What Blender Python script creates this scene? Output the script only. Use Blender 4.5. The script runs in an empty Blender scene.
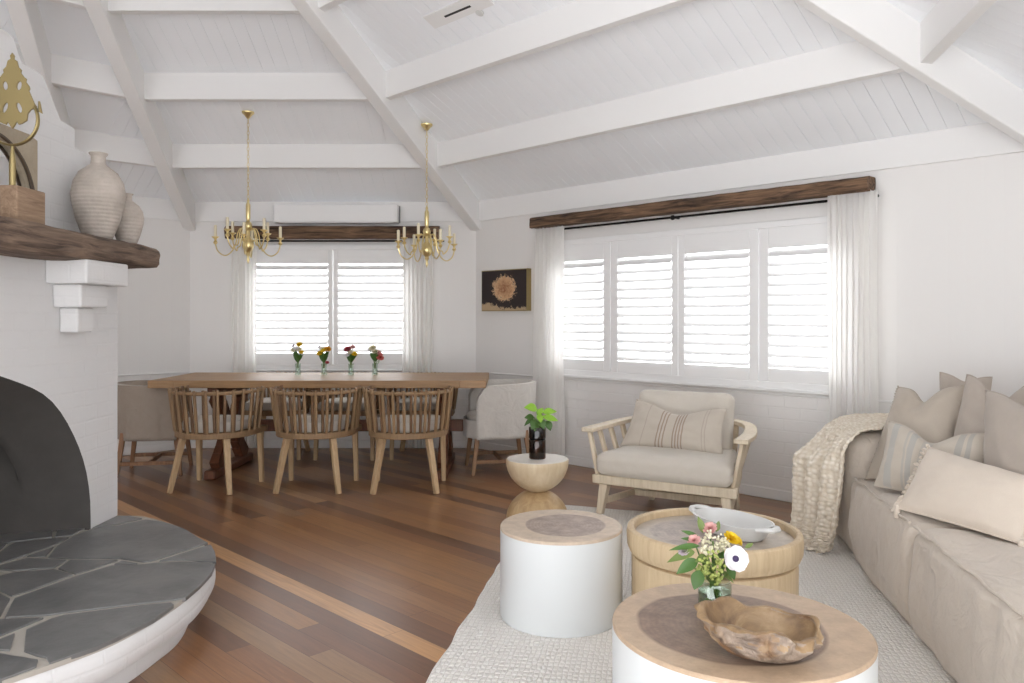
import bpy, bmesh, math, random
from mathutils import Vector, Matrix, noise
random.seed(7)
PI = math.pi
SC = bpy.context.scene
COL = SC.collection
H = 1.3          # eye height
F = 790.0        # focal length in pixels for a 1024 px wide frame
U0, V0 = 512.0, 318.0

def at(u, v, Y):
    return Vector(((u-U0)/F*Y, Y, H-(v-V0)/F*Y))
def onz(u, v, z):
    Y = (H-z)*F/(v-V0)
    return Vector(((u-U0)/F*Y, Y, z))
def hexc(h):
    r = []
    for i in (0, 2, 4):
        c = int(h[i:i+2], 16)/255
        r.append(c/12.92 if c <= .04045 else ((c+.055)/1.055)**2.4)
    return (r[0], r[1], r[2], 1)

# ------------------------------------------------------------------ nodes
class G:
    def __init__(s, name):
        s.m = bpy.data.materials.new(name); s.m.use_nodes = True
        s.t = s.m.node_tree; s.t.nodes.clear()
        s.out = s.t.nodes.new('ShaderNodeOutputMaterial')
        s.b = s.t.nodes.new('ShaderNodeBsdfPrincipled')
        s.t.links.new(s.b.outputs[0], s.out.inputs[0])
        s.tc = s.t.nodes.new('ShaderNodeTexCoord')
    def lk(s, a, b):
        s.t.links.new(a, b)
    def put(s, inp, v):
        if hasattr(v, 'is_output'): s.lk(v, inp)
        elif v is not None:
            inp.default_value = v
    def math(s, op, a, b=None, c=None, clamp=False):
        n = s.t.nodes.new('ShaderNodeMath'); n.operation = op; n.use_clamp = clamp
        s.put(n.inputs[0], a)
        if b is not None: s.put(n.inputs[1], b)
        if c is not None: s.put(n.inputs[2], c)
        return n.outputs[0]
    def sep(s, v):
        n = s.t.nodes.new('ShaderNodeSeparateXYZ'); s.lk(v, n.inputs[0]); return n.outputs
    def comb(s, x=0., y=0., z=0.):
        n = s.t.nodes.new('ShaderNodeCombineXYZ')
        for i, q in enumerate((x, y, z)): s.put(n.inputs[i], q)
        return n.outputs[0]
    def mapping(s, v, sc=(1,1,1), rot=(0,0,0), loc=(0,0,0)):
        n = s.t.nodes.new('ShaderNodeMapping'); s.lk(v, n.inputs[0])
        n.inputs['Scale'].default_value = sc; n.inputs['Rotation'].default_value = rot; n.inputs['Location'].default_value = loc
        return n.outputs[0]
    def noise(s, v, scale=5., detail=3., rough=.5, dist=0.):
        n = s.t.nodes.new('ShaderNodeTexNoise'); s.lk(v, n.inputs['Vector'])
        n.inputs['Scale'].default_value = scale; n.inputs['Detail'].default_value = detail
        n.inputs['Roughness'].default_value = rough; n.inputs['Distortion'].default_value = dist
        return n.outputs[0]
    def white(s, v):
        n = s.t.nodes.new('ShaderNodeTexWhiteNoise'); n.noise_dimensions = '3D'; s.lk(v, n.inputs[0]); return n.outputs[0]
    def voro(s, v, scale, feature='F1', rnd=1.):
        n = s.t.nodes.new('ShaderNodeTexVoronoi'); n.feature = feature; s.lk(v, n.inputs['Vector'])
        n.inputs['Scale'].default_value = scale; n.inputs['Randomness'].default_value = rnd
        return n.outputs['Distance']
    def ramp(s, f, stops, interp='LINEAR'):
        n = s.t.nodes.new('ShaderNodeValToRGB'); n.color_ramp.interpolation = interp; s.lk(f, n.inputs[0])
        e = n.color_ramp.elements
        while len(e) < len(stops): e.new(.5)
        for i, (p, c) in enumerate(stops): e[i].position = p; e[i].color = c if len(c) == 4 else (*c, 1)
        return n.outputs[0]
    def mix(s, f, a, b, mode='MIX'):
        n = s.t.nodes.new('ShaderNodeMix'); n.data_type = 'RGBA'; n.blend_type = mode
        s.put(n.inputs[0], f); s.put(n.inputs[6], a); s.put(n.inputs[7], b); return n.outputs[2]
    def bump(s, h, strength=.3, dist=.01, prev=None):
        n = s.t.nodes.new('ShaderNodeBump'); s.lk(h, n.inputs['Height'])
        n.inputs['Strength'].default_value = strength; n.inputs['Distance'].default_value = dist
        if prev is not None: s.lk(prev, n.inputs['Normal'])
        s.lk(n.outputs[0], s.b.inputs['Normal']); return n.outputs[0]
    def col(s, c): s.put(s.b.inputs['Base Color'], c)
    def rough(s, r): s.put(s.b.inputs['Roughness'], r)
    @property
    def obj(s): return s.tc.outputs['Object']
    @property
    def uv(s): return s.tc.outputs['UV']

def simple(name, h, rough=.6, metal=0., var=.0, bumpk=0., bscale=40.):
    g = G(name); c = hexc(h)
    if var:
        f = g.noise(g.obj, 7., 4.)
        d = tuple(x*(1-var) for x in c[:3])+(1,)
        g.col(g.mix(f, d, c))
    else: g.col(c)
    g.rough(rough); g.b.inputs['Metallic'].default_value = metal
    if bumpk: g.bump(g.noise(g.obj, bscale, 4.), bumpk, .005)
    return g.m

def wood(name, dark, light, scale=1., rough=.5, axis='z', bumpk=.15, contrast=(.3, .7)):
    g = G(name)
    st = {'x': (1.2, 14, 14), 'y': (14, 1.2, 14), 'z': (14, 14, 1.2)}[axis]
    v = g.mapping(g.obj, tuple(q*scale for q in st))
    f = g.noise(v, 3., 6., .65, .6)
    f2 = g.noise(g.obj, 2.5*scale, 2.)
    ff = g.math('ADD', g.math('MULTIPLY', f, .75), g.math('MULTIPLY', f2, .25))
    g.col(g.ramp(ff, [(contrast[0], hexc(dark)), (contrast[1], hexc(light))]))
    g.rough(rough); g.bump(f, bumpk, .004)
    return g.m

def fabric(name, h, h2=None, bumpk=.4, weave=420., wrinkle=.5, stripes=None, sheen=.2):
    g = G(name)
    f = g.noise(g.obj, 16., 4., .6)
    c = g.mix(f, hexc(h2 or h), hexc(h))
    fine = g.noise(g.mapping(g.obj, (1, 1, 2.5)), weave, 2., .6)
    c = g.mix(g.math('MULTIPLY', fine, .22), c, (.25, .22, .19, 1))
    if stripes:
        x = g.sep(g.uv)[0]
        for (p, w, sc, a) in stripes:
            d = g.math('ABSOLUTE', g.math('SUBTRACT', x, p))
            k = g.math('MULTIPLY', g.math('LESS_THAN', d, w), a)
            c = g.mix(k, c, hexc(sc))
    g.col(c); g.rough(.95)
    g.b.inputs['Sheen Weight'].default_value = sheen
    n1 = g.bump(g.noise(g.obj, 9., 3., .55, .8), wrinkle, .02)
    g.bump(fine, bumpk, .0015, n1)
    return g.m

def metal(name, h, rough=.3):
    g = G(name); g.col(hexc(h)); g.b.inputs['Metallic'].default_value = 1.; g.rough(rough); return g.m

def thin_glass(name, tint='ffffff', amt=.12, rough=.02):
    g = G(name); t = g.t
    tr = t.nodes.new('ShaderNodeBsdfTransparent'); tr.inputs[0].default_value = hexc(tint)
    gl = t.nodes.new('ShaderNodeBsdfGlossy'); gl.inputs['Roughness'].default_value = rough
    fr = t.nodes.new('ShaderNodeLayerWeight'); fr.inputs[0].default_value = .5
    mx = t.nodes.new('ShaderNodeMixShader')
    f = g.math('ADD', g.math('MULTIPLY', g.math('POWER', fr.outputs[1], 4.), .6), amt*.5, clamp=True)
    g.lk(f, mx.inputs[0]); g.lk(tr.outputs[0], mx.inputs[1]); g.lk(gl.outputs[0], mx.inputs[2])
    g.lk(mx.outputs[0], g.out.inputs[0]); return g.m

M = {}
def wall_mat():
    g = G('painted_wall'); x, y, z = g.sep(g.obj)
    bt = g.t.nodes.new('ShaderNodeTexBrick')
    g.lk(g.comb(x, z, 0.), bt.inputs['Vector'])
    bt.inputs['Scale'].default_value = 1.; bt.inputs['Brick Width'].default_value = .24; bt.inputs['Row Height'].default_value = .083
    bt.inputs['Mortar Size'].default_value = .006; bt.inputs['Mortar Smooth'].default_value = .6
    low = g.math('LESS_THAN', z, .75)
    rough = g.noise(g.obj, 30., 4.)
    hb = g.math('MULTIPLY', g.math('ADD', g.math('MULTIPLY', bt.outputs['Fac'], -1.), g.math('MULTIPLY', rough, .6)), low)
    fx = g.math('FRACT', g.math('MULTIPLY', x, 10.))
    gr = g.math('LESS_THAN', fx, .04)
    hv = g.math('MULTIPLY', g.math('MULTIPLY', gr, -.25), g.math('SUBTRACT', 1., low))
    g.col(hexc('e6e4e2')); g.rough(.55)
    g.bump(g.math('ADD', hb, hv), .35, .008)
    return g.m
M['wall'] = wall_mat()
M['white'] = simple('white_paint', 'e9e8e7', .5)
M['ceil'] = simple('white_board', 'f3f5f8', .5)
M['shutter'] = simple('shutter_white', 'eeeeee', .4)
def brick_white():
    g = G('painted_brick'); x, y, z = g.sep(g.obj)
    bt = g.t.nodes.new('ShaderNodeTexBrick')
    nn = g.noise(g.obj, 6., 3.)
    g.lk(g.comb(g.math('ADD', y, x), g.math('ADD', z, g.math('MULTIPLY', nn, .012)), 0.), bt.inputs['Vector'])
    bt.inputs['Scale'].default_value = 1.; bt.inputs['Brick Width'].default_value = .23; bt.inputs['Row Height'].default_value = .078
    bt.inputs['Mortar Size'].default_value = .008; bt.inputs['Mortar Smooth'].default_value = .8
    h = g.math('ADD', g.math('MULTIPLY', bt.outputs['Fac'], -.4), g.math('MULTIPLY', g.noise(g.obj, 22., 5., .6), .9))
    g.col(hexc('d6d5d5')); g.rough(.6); g.bump(h, .28, .01); return g.m
M['brick'] = brick_white()
def floor_mat():
    g = G('floor_boards'); x, y, z = g.sep(g.obj)
    w = g.math('MULTIPLY', g.math('ADD', x, y), .70711); l = g.math('MULTIPLY', g.math('SUBTRACT', x, y), .70711)
    ww = g.math('DIVIDE', g.math('SUBTRACT', w, 1.905), .104)
    i = g.math('FLOOR', ww); fr = g.math('FRACT', ww)
    off = g.math('MULTIPLY', g.white(g.comb(i, 3.3, 0.)), 5.)
    ll = g.math('DIVIDE', g.math('ADD', l, off), 2.6)
    j = g.math('FLOOR', ll); fl = g.math('FRACT', ll)
    r = g.white(g.comb(i, j, 7.7))
    isl = g.math('COMPARE', i, 0., .5)
    c = g.ramp(r, [(0., hexc('6a4234')), (.15, hexc('744a3a')), (.28, hexc('91603f')), (.42, hexc('a17048')), (.56, hexc('8a5a3e')), (.68, hexc('9c6d4a')), (.80, hexc('7f523f')), (.89, hexc('967256')), (.965, hexc('b88a5e'))], 'CONSTANT')
    c = g.mix(.16, c, hexc('a08a62'))
    c = g.mix(isl, c, hexc('c99a6c'))
    gv = g.comb(g.math('MULTIPLY', l, 1.3), g.math('ADD', g.math('MULTIPLY', w, 22.), g.math('MULTIPLY', r, 50.)), 0.)
    gn = g.noise(gv, 1.6, 6., .65, 1.2)
    c = g.mix(g.ramp(gn, [(.3, (.4, .4, .4)), (.65, (0, 0, 0))]), c, hexc('3e2318'))
    ga = g.math('LESS_THAN', g.math('MINIMUM', fr, g.math('SUBTRACT', 1., fr)), .012)
    gb = g.math('LESS_THAN', fl, .001)
    gp = g.math('MAXIMUM', ga, gb)
    c = g.mix(g.math('MULTIPLY', gp, .55), c, hexc('24130d'))
    g.col(c); g.rough(g.math('ADD', .24, g.math('MULTIPLY', gn, .14)))
    g.bump(g.math('SUBTRACT', g.math('MULTIPLY', gn, .15), gp), .15, .002)
    g.b.inputs['Coat Weight'].default_value = .15; g.b.inputs['Coat Roughness'].default_value = .25
    return g.m
M['floor'] = floor_mat()
M['oldbeam'] = wood('old_timber', '2b1e17', '8a6c53', .8, .85, 'x', 1., (.38, .62))
M['mantelw'] = wood('mantel_timber', '3a2d26', '8b7564', .8, .88, 'y', 1., (.38, .64))
M['oak'] = wood('pale_oak', 'a98a66', 'cdb28d', 1.2, .55)
M['ash'] = wood('washed_ash', 'c2b299', 'dfd2bd', 1.2, .6)
M['chairw'] = wood('rattan_wood', '7a6045', 'a48663', 1.4, .6)
M['chairw2'] = wood('rattan_wood_dark', '5f4632', '8f6f50', 1.4, .6)
M['tabletop'] = wood('table_oak', '86643f', 'b08b62', .9, .45, 'x')
M['trestle'] = wood('trestle_wood', '4a2a1b', '7d4d33', 1., .5)
M['slate'] = None
def slate():
    g = G('slate'); n = g.noise(g.obj, 5., 6., .6, .5)
    g.col(g.ramp(n, [(.3, hexc('5f5f5f')), (.6, hexc('757473')), (.8, hexc('7f7b77'))])); g.rough(.42)
    g.bump(g.noise(g.obj, 30., 6., .65), .3, .006); return g.m
M['slate'] = slate()
M['grout'] = simple('grout', 'b3ada4', .9, 0, .15, .5)
M['soot'] = simple('soot_render', '55514e', .85, 0, .35, .8, 9.)
M['linen'] = fabric('linen_cover', 'd3c8bc', 'c8bcae', .5, 300., .75)
M['linen_grey'] = fabric('linen_slip', 'd3cfc9', 'c6c1ba', .4, 300., .6)
M['linen_shaded'] = fabric('linen_slip_shaded', 'a3968a', '94877a', .4, 300., .6)  # same slip linen, with the shade on the left chair mixed into its colour
M['cream'] = fabric('cream_cushion', 'ded2c4', 'd8cbbc', .3, 300., .2)
M['beige'] = fabric('beige_cushion', 'bcb1a3', 'b1a597', .4, 300., .3)
M['beige2'] = fabric('plain_cushion', 'b9aea3', 'ada297', .3, 300., .2)
M['chairc'] = fabric('armchair_cushion', 'd6cfc5', 'cdc5b9', .5, 260., .25)
st = [(p, .007, '8d7767', .75) for p in (.36, .395, .43, .53, .56, .59, .62)] + [(p, .006, 'a5968a', .5) for p in (.2, .82, .85)]
M['striped_tan'] = fabric('striped_pillow', 'c9c0b4', 'bfb5a8', .4, 260., .25, st)
st2 = [(.14, .04, 'a9aaa8', .6), (.3, .012, 'a9a7a2', .6), (.36, .03, '9fa1a1', .55), (.5, .05, 'a3a4a2', .4), (.82, .03, '9c9b98', .6), (.9, .02, '9c9b98', .6)]
M['striped_grey'] = fabric('striped_cushion', 'c9c0b3', 'bfb5a7', .4, 260., .25, st2)
M['seatpad'] = fabric('seat_pad', 'd2ccc4', 'c7c0b6', .3, 300., .15)
def knit():
    g = G('knit_wool'); u = g.mapping(g.uv, (22, 60, 1))
    v = g.voro(u, 1., 'F1', .55); h = g.math('SUBTRACT', 1., v)
    g.col(g.ramp(v, [(.1, hexc('efe7da')), (.75, hexc('d6c9b5'))])); g.rough(1.); g.bump(h, .9, .012); return g.m
M['knit'] = knit()
def rug_mat():
    g = G('woven_rug'); x, y, z = g.sep(g.obj)
    rx = g.math('ADD', g.math('MULTIPLY', x, .984), g.math('MULTIPLY', y, -.177)); ry = g.math('ADD', g.math('MULTIPLY', x, .177), g.math('MULTIPLY', y, .984))
    v = g.comb(rx, g.math('MULTIPLY', ry, .62), 0.)
    e = g.voro(v, 50., 'DISTANCE_TO_EDGE', .35)
    f = g.noise(g.obj, 120., 3.)
    
    c = g.ramp(e, [(.02, hexc('d3cec8')), (.12, hexc('f0eeea')), (.3, hexc('e6e3de'))])
    c = g.mix(g.math('MULTIPLY', f, .25), c, hexc('cdc7be'))
    g.col(c); g.rough(1.)
    h = g.math('ADD', g.math('MULTIPLY', e, 2.2), g.math('MULTIPLY', f, .35)); g.bump(h, .8, .008); return g.m
M['rug'] = rug_mat()
def curtain_mat():
    g = G('sheer_linen'); t = g.t
    g.col(hexc('f8f7f5')); g.rough(.9)
    tl = t.nodes.new('ShaderNodeBsdfTranslucent'); tl.inputs[0].default_value = hexc('fbfaf8')
    mx = t.nodes.new('ShaderNodeMixShader'); mx.inputs[0].default_value = .62
    g.lk(g.b.outputs[0], mx.inputs[1]); g.lk(tl.outputs[0], mx.inputs[2]); g.lk(mx.outputs[0], g.out.inputs[0])
    g.bump(g.noise(g.obj, 300., 2.), .1, .001)
    return g.m
M['curtain'] = curtain_mat()
M['black'] = simple('black_iron', '1b1918', .5, .6)
M['brass'] = metal('brass', 'e6d39c', .33)
M['gold'] = metal('aged_gold', 'a6966c', .5)
M['candle'] = simple('ivory_sleeve', 'e9dfc4', .5)
M['acplastic'] = simple('white_plastic', 'ececec', .35)
M['dark'] = simple('dark_gap', '303030', .8)
M['glass'] = thin_glass('clear_glass', 'ffffff', .05)
M['vaseglass'] = thin_glass('vase_glass', 'eef5f0', .16)
M['amber'] = thin_glass('amber_glass', 'b58355', .12)
M['amberdk'] = thin_glass('amber_glass_dark', '85583a', .12)
def mirror_mat():
    g = G('mirror_glass'); g.col((.85, .85, .85, 1)); g.b.inputs['Metallic'].default_value = 1.; g.rough(.04); return g.m
M['mirror'] = mirror_mat()
def ceramic():
    g = G('rough_clay'); z = g.sep(g.obj)[2]
    w = g.math('SINE', g.math('MULTIPLY', z, 330.))
    n = g.noise(g.obj, 9., 5., .6)
    g.col(g.ramp(n, [(.35, hexc('a59c92')), (.65, hexc('bcb2a9'))])); g.rough(.9)
    g.bump(g.math('ADD', g.math('MULTIPLY', w, .3), g.math('MULTIPLY', g.noise(g.obj, 60., 4.), .6)), .5, .006); return g.m
M['clay'] = ceramic()
M['porcelain'] = simple('white_glaze', 'd2d2d0', .35, 0, .05)
M['stumpside'] = simple('stump_paint', 'd3d6d7', .45, 0, .0, .08, 12.)
def stump_top(name, R, cx, cy, heart, outer='ccb8a2', inner='937f72', el=1.0):
    g = G(name); x, y, z = g.sep(g.obj)
    n = g.noise(g.obj, 2.6/R*.3, 3.)
    dx = g.math('SUBTRACT', x, cx); dy = g.math('MULTIPLY', g.math('SUBTRACT', y, cy), el)
    d = g.math('SQRT', g.math('ADD', g.math('MULTIPLY', dx, dx), g.math('MULTIPLY', dy, dy)))
    d = g.math('ADD', d, g.math('MULTIPLY', g.math('SUBTRACT', n, .5), R*.3))
    k = g.math('DIVIDE', g.math('SUBTRACT', d, heart), R*.03, clamp=True)
    rings = g.math('SINE', g.math('ADD', g.math('MULTIPLY', d, 420.), g.math('MULTIPLY', g.noise(g.obj, 5., 3.), 14.)))
    fine = g.noise(g.obj, 18., 6., .7)
    a = g.mix(g.ramp(fine, [(.35, (0, 0, 0)), (.65, (1, 1, 1))]), tuple(q*.8 for q in hexc(inner)[:3])+(1,), tuple(q*1.35 for q in hexc(inner)[:3])+(1,))
    a = g.mix(g.math('MULTIPLY', g.math('ADD', rings, 1.), .07), a, hexc('5f4a3e'))
    b = g.mix(g.ramp(fine, [(.35, (0, 0, 0)), (.65, (1, 1, 1))]), hexc(outer), tuple(q*.78 for q in hexc(outer)[:3])+(1,))
    g.col(g.mix(k, a, b)); g.rough(.5); g.bump(rings, .06, .001); return g.m
def bowl_mat(name, inside):
    g = G(name); n = g.noise(g.obj, 11., 6., .62, 1.2); n2 = g.noise(g.obj, 8., 3.)
    if inside: g.col(g.ramp(n, [(.3, hexc('6d5541')), (.55, hexc('927858')), (.75, hexc('ab9272'))])); g.rough(.5)
    else:
        a = g.ramp(n, [(.3, hexc('43312a')), (.42, hexc('836345')), (.58, hexc('a58a6c')), (.72, hexc('b9a78f'))])
        b = g.ramp(n, [(.3, hexc('5d5048')), (.6, hexc('a08f80')), (.75, hexc('b8aa9b'))])
        g.col(g.mix(g.ramp(n2, [(.38, (0, 0, 0)), (.5, (1, 1, 1))]), a, b)); g.rough(.6)
    g.bump(n, 1. if not inside else .3, .025); return g.m
def art_mat():
    g = G('flower_print'); x, y, z = g.sep(g.obj)
    n = g.noise(g.obj, 26., 5., .7, 1.5)
    dx = g.math('MULTIPLY', g.math('SUBTRACT', x, .32), .8); dz = g.math('SUBTRACT', z, .215)
    d = g.math('SQRT', g.math('ADD', g.math('MULTIPLY', dx, dx), g.math('MULTIPLY', dz, dz)))
    d2 = g.math('ADD', d, g.math('MULTIPLY', g.math('SUBTRACT', n, .5), .2))
    k = g.math('LESS_THAN', d2, .12)
    fl = g.ramp(g.math('ADD', g.math('MULTIPLY', n, .6), g.math('MULTIPLY', d, 2.2)), [(.3, hexc('8d5a35')), (.5, hexc('c9a079')), (.7, hexc('ead2ae'))])
    c = g.mix(k, hexc('251a1a'), fl)
    bl = g.math('LESS_THAN', g.math('ADD', z, g.math('MULTIPLY', g.math('SUBTRACT', n, .5), .16)), g.math('ADD', .03, g.math('MULTIPLY', g.math('LESS_THAN', x, .22), .035)))
    c = g.mix(bl, c, hexc('b59d7c'))
    g.col(c); g.rough(.6); return g.m

# ------------------------------------------------------------------ mesh builder
class MB:
    def __init__(s): s.v = []; s.f = []; s.uv = {}; s.smooth = True
    def add(s, vs, fs, uvs=None):
        o = len(s.v); s.v += [tuple(p) for p in vs]
        for k, f in enumerate(fs):
            if uvs: s.uv[len(s.f)] = [uvs[i] for i in f]
            s.f.append([i+o for i in f])
        return s
    def box(s, x0, y0, z0, x1, y1, z1, M4=None):
        p = [Vector(q) for q in ((x0,y0,z0),(x1,y0,z0),(x1,y1,z0),(x0,y1,z0),(x0,y0,z1),(x1,y0,z1),(x1,y1,z1),(x0,y1,z1))]
        if M4 is not None: p = [M4 @ q for q in p]
        return s.add(p, [(0,3,2,1),(4,5,6,7),(0,1,5,4),(1,2,6,5),(2,3,7,6),(3,0,4,7)])
    def bar(s, a, b, w, h, w2=None, h2=None, up=(0,0,1)):
        a, b = Vector(a), Vector(b); d = (b-a).normalized(); up = Vector(up)
        if abs(d.dot(up)) > .98: up = Vector((0, 1, 0))
        x = d.cross(up).normalized(); y = x.cross(d).normalized()
        w2 = w2 or w; h2 = h2 or h; P = []
        for c, ww, hh in ((a, w, h), (b, w2, h2)):
            for sx, sy in ((-1,-1),(1,-1),(1,1),(-1,1)): P.append(c+x*sx*ww/2+y*sy*hh/2)
        return s.add(P, [(0,1,2,3),(7,6,5,4),(0,4,5,1),(1,5,6,2),(2,6,7,3),(3,7,4,0)])
    def tube(s, pts, rad, n=8, closed=False, caps=True, flat=1.):
        pts = [Vector(p) for p in pts]; m = len(pts)
        if not hasattr(rad, '__len__'): rad = [rad]*m
        P = []; prev = None
        for i, p in enumerate(pts):
            a = pts[(i-1) % m] if (closed or i > 0) else p; b = pts[(i+1) % m] if (closed or i < m-1) else p
            t = (b-a).normalized()
            if prev is None:
                r = Vector((0, 0, 1)) if abs(t.z) < .9 else Vector((1, 0, 0))
                x = t.cross(r).normalized()
            else:
                x = (prev - t*prev.dot(t)); x = x.normalized() if x.length > 1e-6 else t.orthogonal().normalized()
            prev = x; y = t.cross(x)
            for k in range(n):
                an = 2*PI*k/n; P.append(p+(x*math.cos(an)+y*math.sin(an)*flat)*rad[i])
        fs = []
        for i in range(m if closed else m-1):
            for k in range(n):
                a = i*n+k; b = i*n+(k+1) % n; c = ((i+1) % m)*n+(k+1) % n; d = ((i+1) % m)*n+k
                fs.append((a, b, c, d))
        if caps and not closed:
            fs.append(tuple(reversed(range(n)))); fs.append(tuple((m-1)*n+k for k in range(n)))
        return s.add(P, fs)
    def lathe(s, prof, n=32, c=(0,0,0), sx=1., sy=1., wob=None):
        c = Vector(c); P = []
        for i, (r, z) in enumerate(prof):
            for k in range(n):
                a = 2*PI*k/n; q = 1. if wob is None else wob(a, i)
                P.append(c+Vector((r*q*sx*math.cos(a), r*q*sy*math.sin(a), z)))
        fs = []; m = len(prof)
        for i in range(m-1):
            for k in range(n): fs.append((i*n+k, i*n+(k+1) % n, (i+1)*n+(k+1) % n, (i+1)*n+k))
        if prof[0][0] > 1e-6: fs.append(tuple(reversed(range(n))))
        if prof[-1][0] > 1e-6: fs.append(tuple((m-1)*n+k for k in range(n)))
        return s.add(P, fs)
    def grid(s, fn, nu, nv, uv=True):
        P = []; U = []
        for j in range(nv+1):
            for i in range(nu+1):
                P.append(fn(i/nu, j/nv)); U.append((i/nu, j/nv))
        fs = [(j*(nu+1)+i, j*(nu+1)+i+1, (j+1)*(nu+1)+i+1, (j+1)*(nu+1)+i) for j in range(nv) for i in range(nu)]
        return s.add(P, fs, U)
    def prism(s, poly, z0, z1):
        n = len(poly); P = [(x, y, z0) for x, y in poly]+[(x, y, z1) for x, y in poly]
        fs = [tuple(reversed(range(n))), tuple(range(n, 2*n))]+[(i, (i+1) % n, n+(i+1) % n, n+i) for i in range(n)]
        return s.add(P, fs)
    def sphere(s, c, r, n=10, m=6, sz=1.):
        prof = [(r*math.sin(PI*i/m) if 0 < i < m else 0., -r*sz*math.cos(PI*i/m)) for i in range(m+1)]
        return s.lathe(prof, n, c)
    def xf(s, M4): s.v = [tuple(M4 @ Vector(p)) for p in s.v]; return s
    def build(s, name, mat, parent=None, bevel=0., seg=2, smooth=True, sub=0, solid=0., flip=True):
        me = bpy.data.meshes.new(name); me.from_pydata(s.v, [], s.f); me.update()
        if s.uv:
            ul = me.uv_layers.new(name='UVMap')
            for p in me.polygons:
                q = s.uv.get(p.index)
                if q:
                    for li, c in zip(p.loop_indices, q): ul.data[li].uv = c
        bm = bmesh.new(); bm.from_mesh(me)
        bmesh.ops.remove_doubles(bm, verts=bm.verts, dist=1e-6)
        if flip: bmesh.ops.recalc_face_normals(bm, faces=bm.faces)
        bm.to_mesh(me); bm.free()
        if isinstance(mat, (list, tuple)):
            for q in mat: me.materials.append(q)
        else: me.materials.append(mat)
        o = bpy.data.objects.new(name, me); COL.objects.link(o)
        if parent is not None: o.parent = parent
        if smooth:
            for p in me.polygons: p.use_smooth = True
            try: me.set_sharp_from_angle(angle=math.radians(38))
            except Exception: pass
        if solid:
            md = o.modifiers.new('thick', 'SOLIDIFY'); md.thickness = solid; md.offset = 0
        if bevel:
            md = o.modifiers.new('bevel', 'BEVEL'); md.width = bevel; md.segments = seg; md.limit_method = 'ANGLE'; md.angle_limit = math.radians(40); md.harden_normals = False
        if sub:
            md = o.modifiers.new('sub', 'SUBSURF'); md.levels = sub; md.render_levels = sub
        return o

def tag(o, label, cat, group=None):
    o['label'] = label; o['category'] = cat
    if group: o['group'] = group
    return o
def thing(name, label, cat, loc=(0,0,0), rz=0., group=None):
    o = bpy.data.objects.new(name, None); o.empty_display_size = .1; COL.objects.link(o)
    o.location = loc; o.rotation_euler = (0, 0, rz); return tag(o, label, cat, group)
def struct(o): o['kind'] = 'structure'; return o
def copy_tree(o, parent=None):
    c = o.copy(); COL.objects.link(c); c.parent = parent
    for ch in list(o.children): copy_tree(ch, c)
    return c
def T(x=0, y=0, z=0): return Matrix.Translation((x, y, z))
def R(a, ax='Z'): return Matrix.Rotation(a, 4, ax)

# ------------------------------------------------------------------ the room
AL = Vector((-3.22, 7.9)); AB = Vector((-.36, 7.9)); P3 = Vector((3.07, 4.47)); P4 = Vector((2.12, -.2))
P5 = Vector((-5.2, -.2)); W3 = Vector((-5.2, 4.5)); W2 = Vector((-3.92, 7.2))
APEX = Vector((-2.43, 2.82)); ZC = 2.45; RISE = 2.42; ZF = 2.262
room = [AL, AB, P3, P4, P5, W3, W2]
fl = MB().prism([(p.x+(p.x+1.5)*.06, p.y+(p.y-3)*.06) for p in reversed(room)], -.06, 0.).build('floor', M['floor'], smooth=False); struct(fl)

def frame2(p0, p1):
    d = (p1-p0); a = math.atan2(d.y, d.x); return T(p0.x, p0.y, 0) @ R(a), d.length, a
def wall(name, p0, p1, holes=(), z1=ZC+.02):
    X, L, a = frame2(p0, p1); b = MB(); th = .16
    xs = sorted({-.02, L+.02, *[h[0] for h in holes], *[h[1] for h in holes]}); zs = sorted({0., z1, *[h[2] for h in holes], *[h[3] for h in holes]})
    ix = {}
    def vid(i, j, k):
        key = (i, j, k)
        if key not in ix: ix[key] = len(b.v); b.v.append((xs[i], th*k, zs[j]))
        return ix[key]
    def solid(i, j):
        if i < 0 or j < 0 or i >= len(xs)-1 or j >= len(zs)-1: return False
        cx = (xs[i]+xs[i+1])/2; cz = (zs[j]+zs[j+1])/2
        return not any(h[0] < cx < h[1] and h[2] < cz < h[3] for h in holes)
    for i in range(len(xs)-1):
        for j in range(len(zs)-1):
            if not solid(i, j): continue
            b.f.append([vid(i,j,0), vid(i+1,j,0), vid(i+1,j+1,0), vid(i,j+1,0)])
            b.f.append([vid(i,j,1), vid(i,j+1,1), vid(i+1,j+1,1), vid(i+1,j,1)])
            for (di, dj, e) in ((-1,0,((i,j),(i,j+1))), (1,0,((i+1,j),(i+1,j+1))), (0,-1,((i,j),(i+1,j))), (0,1,((i,j+1),(i+1,j+1)))):
                if not solid(i+di, j+dj):
                    (a0, a1) = e; b.f.append([vid(*a0,0), vid(*a1,0), vid(*a1,1), vid(*a0,1)])
    o = b.build(name, M['wall'], smooth=False); o.matrix_world = X; return struct(o)
WA = dict(t0=.56, t1=2.26, z0=.84, z1=1.98); WB = dict(t0=1.02, t1=3.80, z0=.84, z1=1.95)
wall('wall_back', AL, AB, [(WA['t0'], WA['t1'], WA['z0'], WA['z1'])])
wall('wall_window', AB, P3, [(WB['t0'], WB['t1'], WB['z0'], WB['z1'])])
wall('wall_right', P3, P4)
wall('wall_left', W2, AL)
wall('wall_far_left', W3, W2)
wall('wall_fireside', P5, W3)

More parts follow.
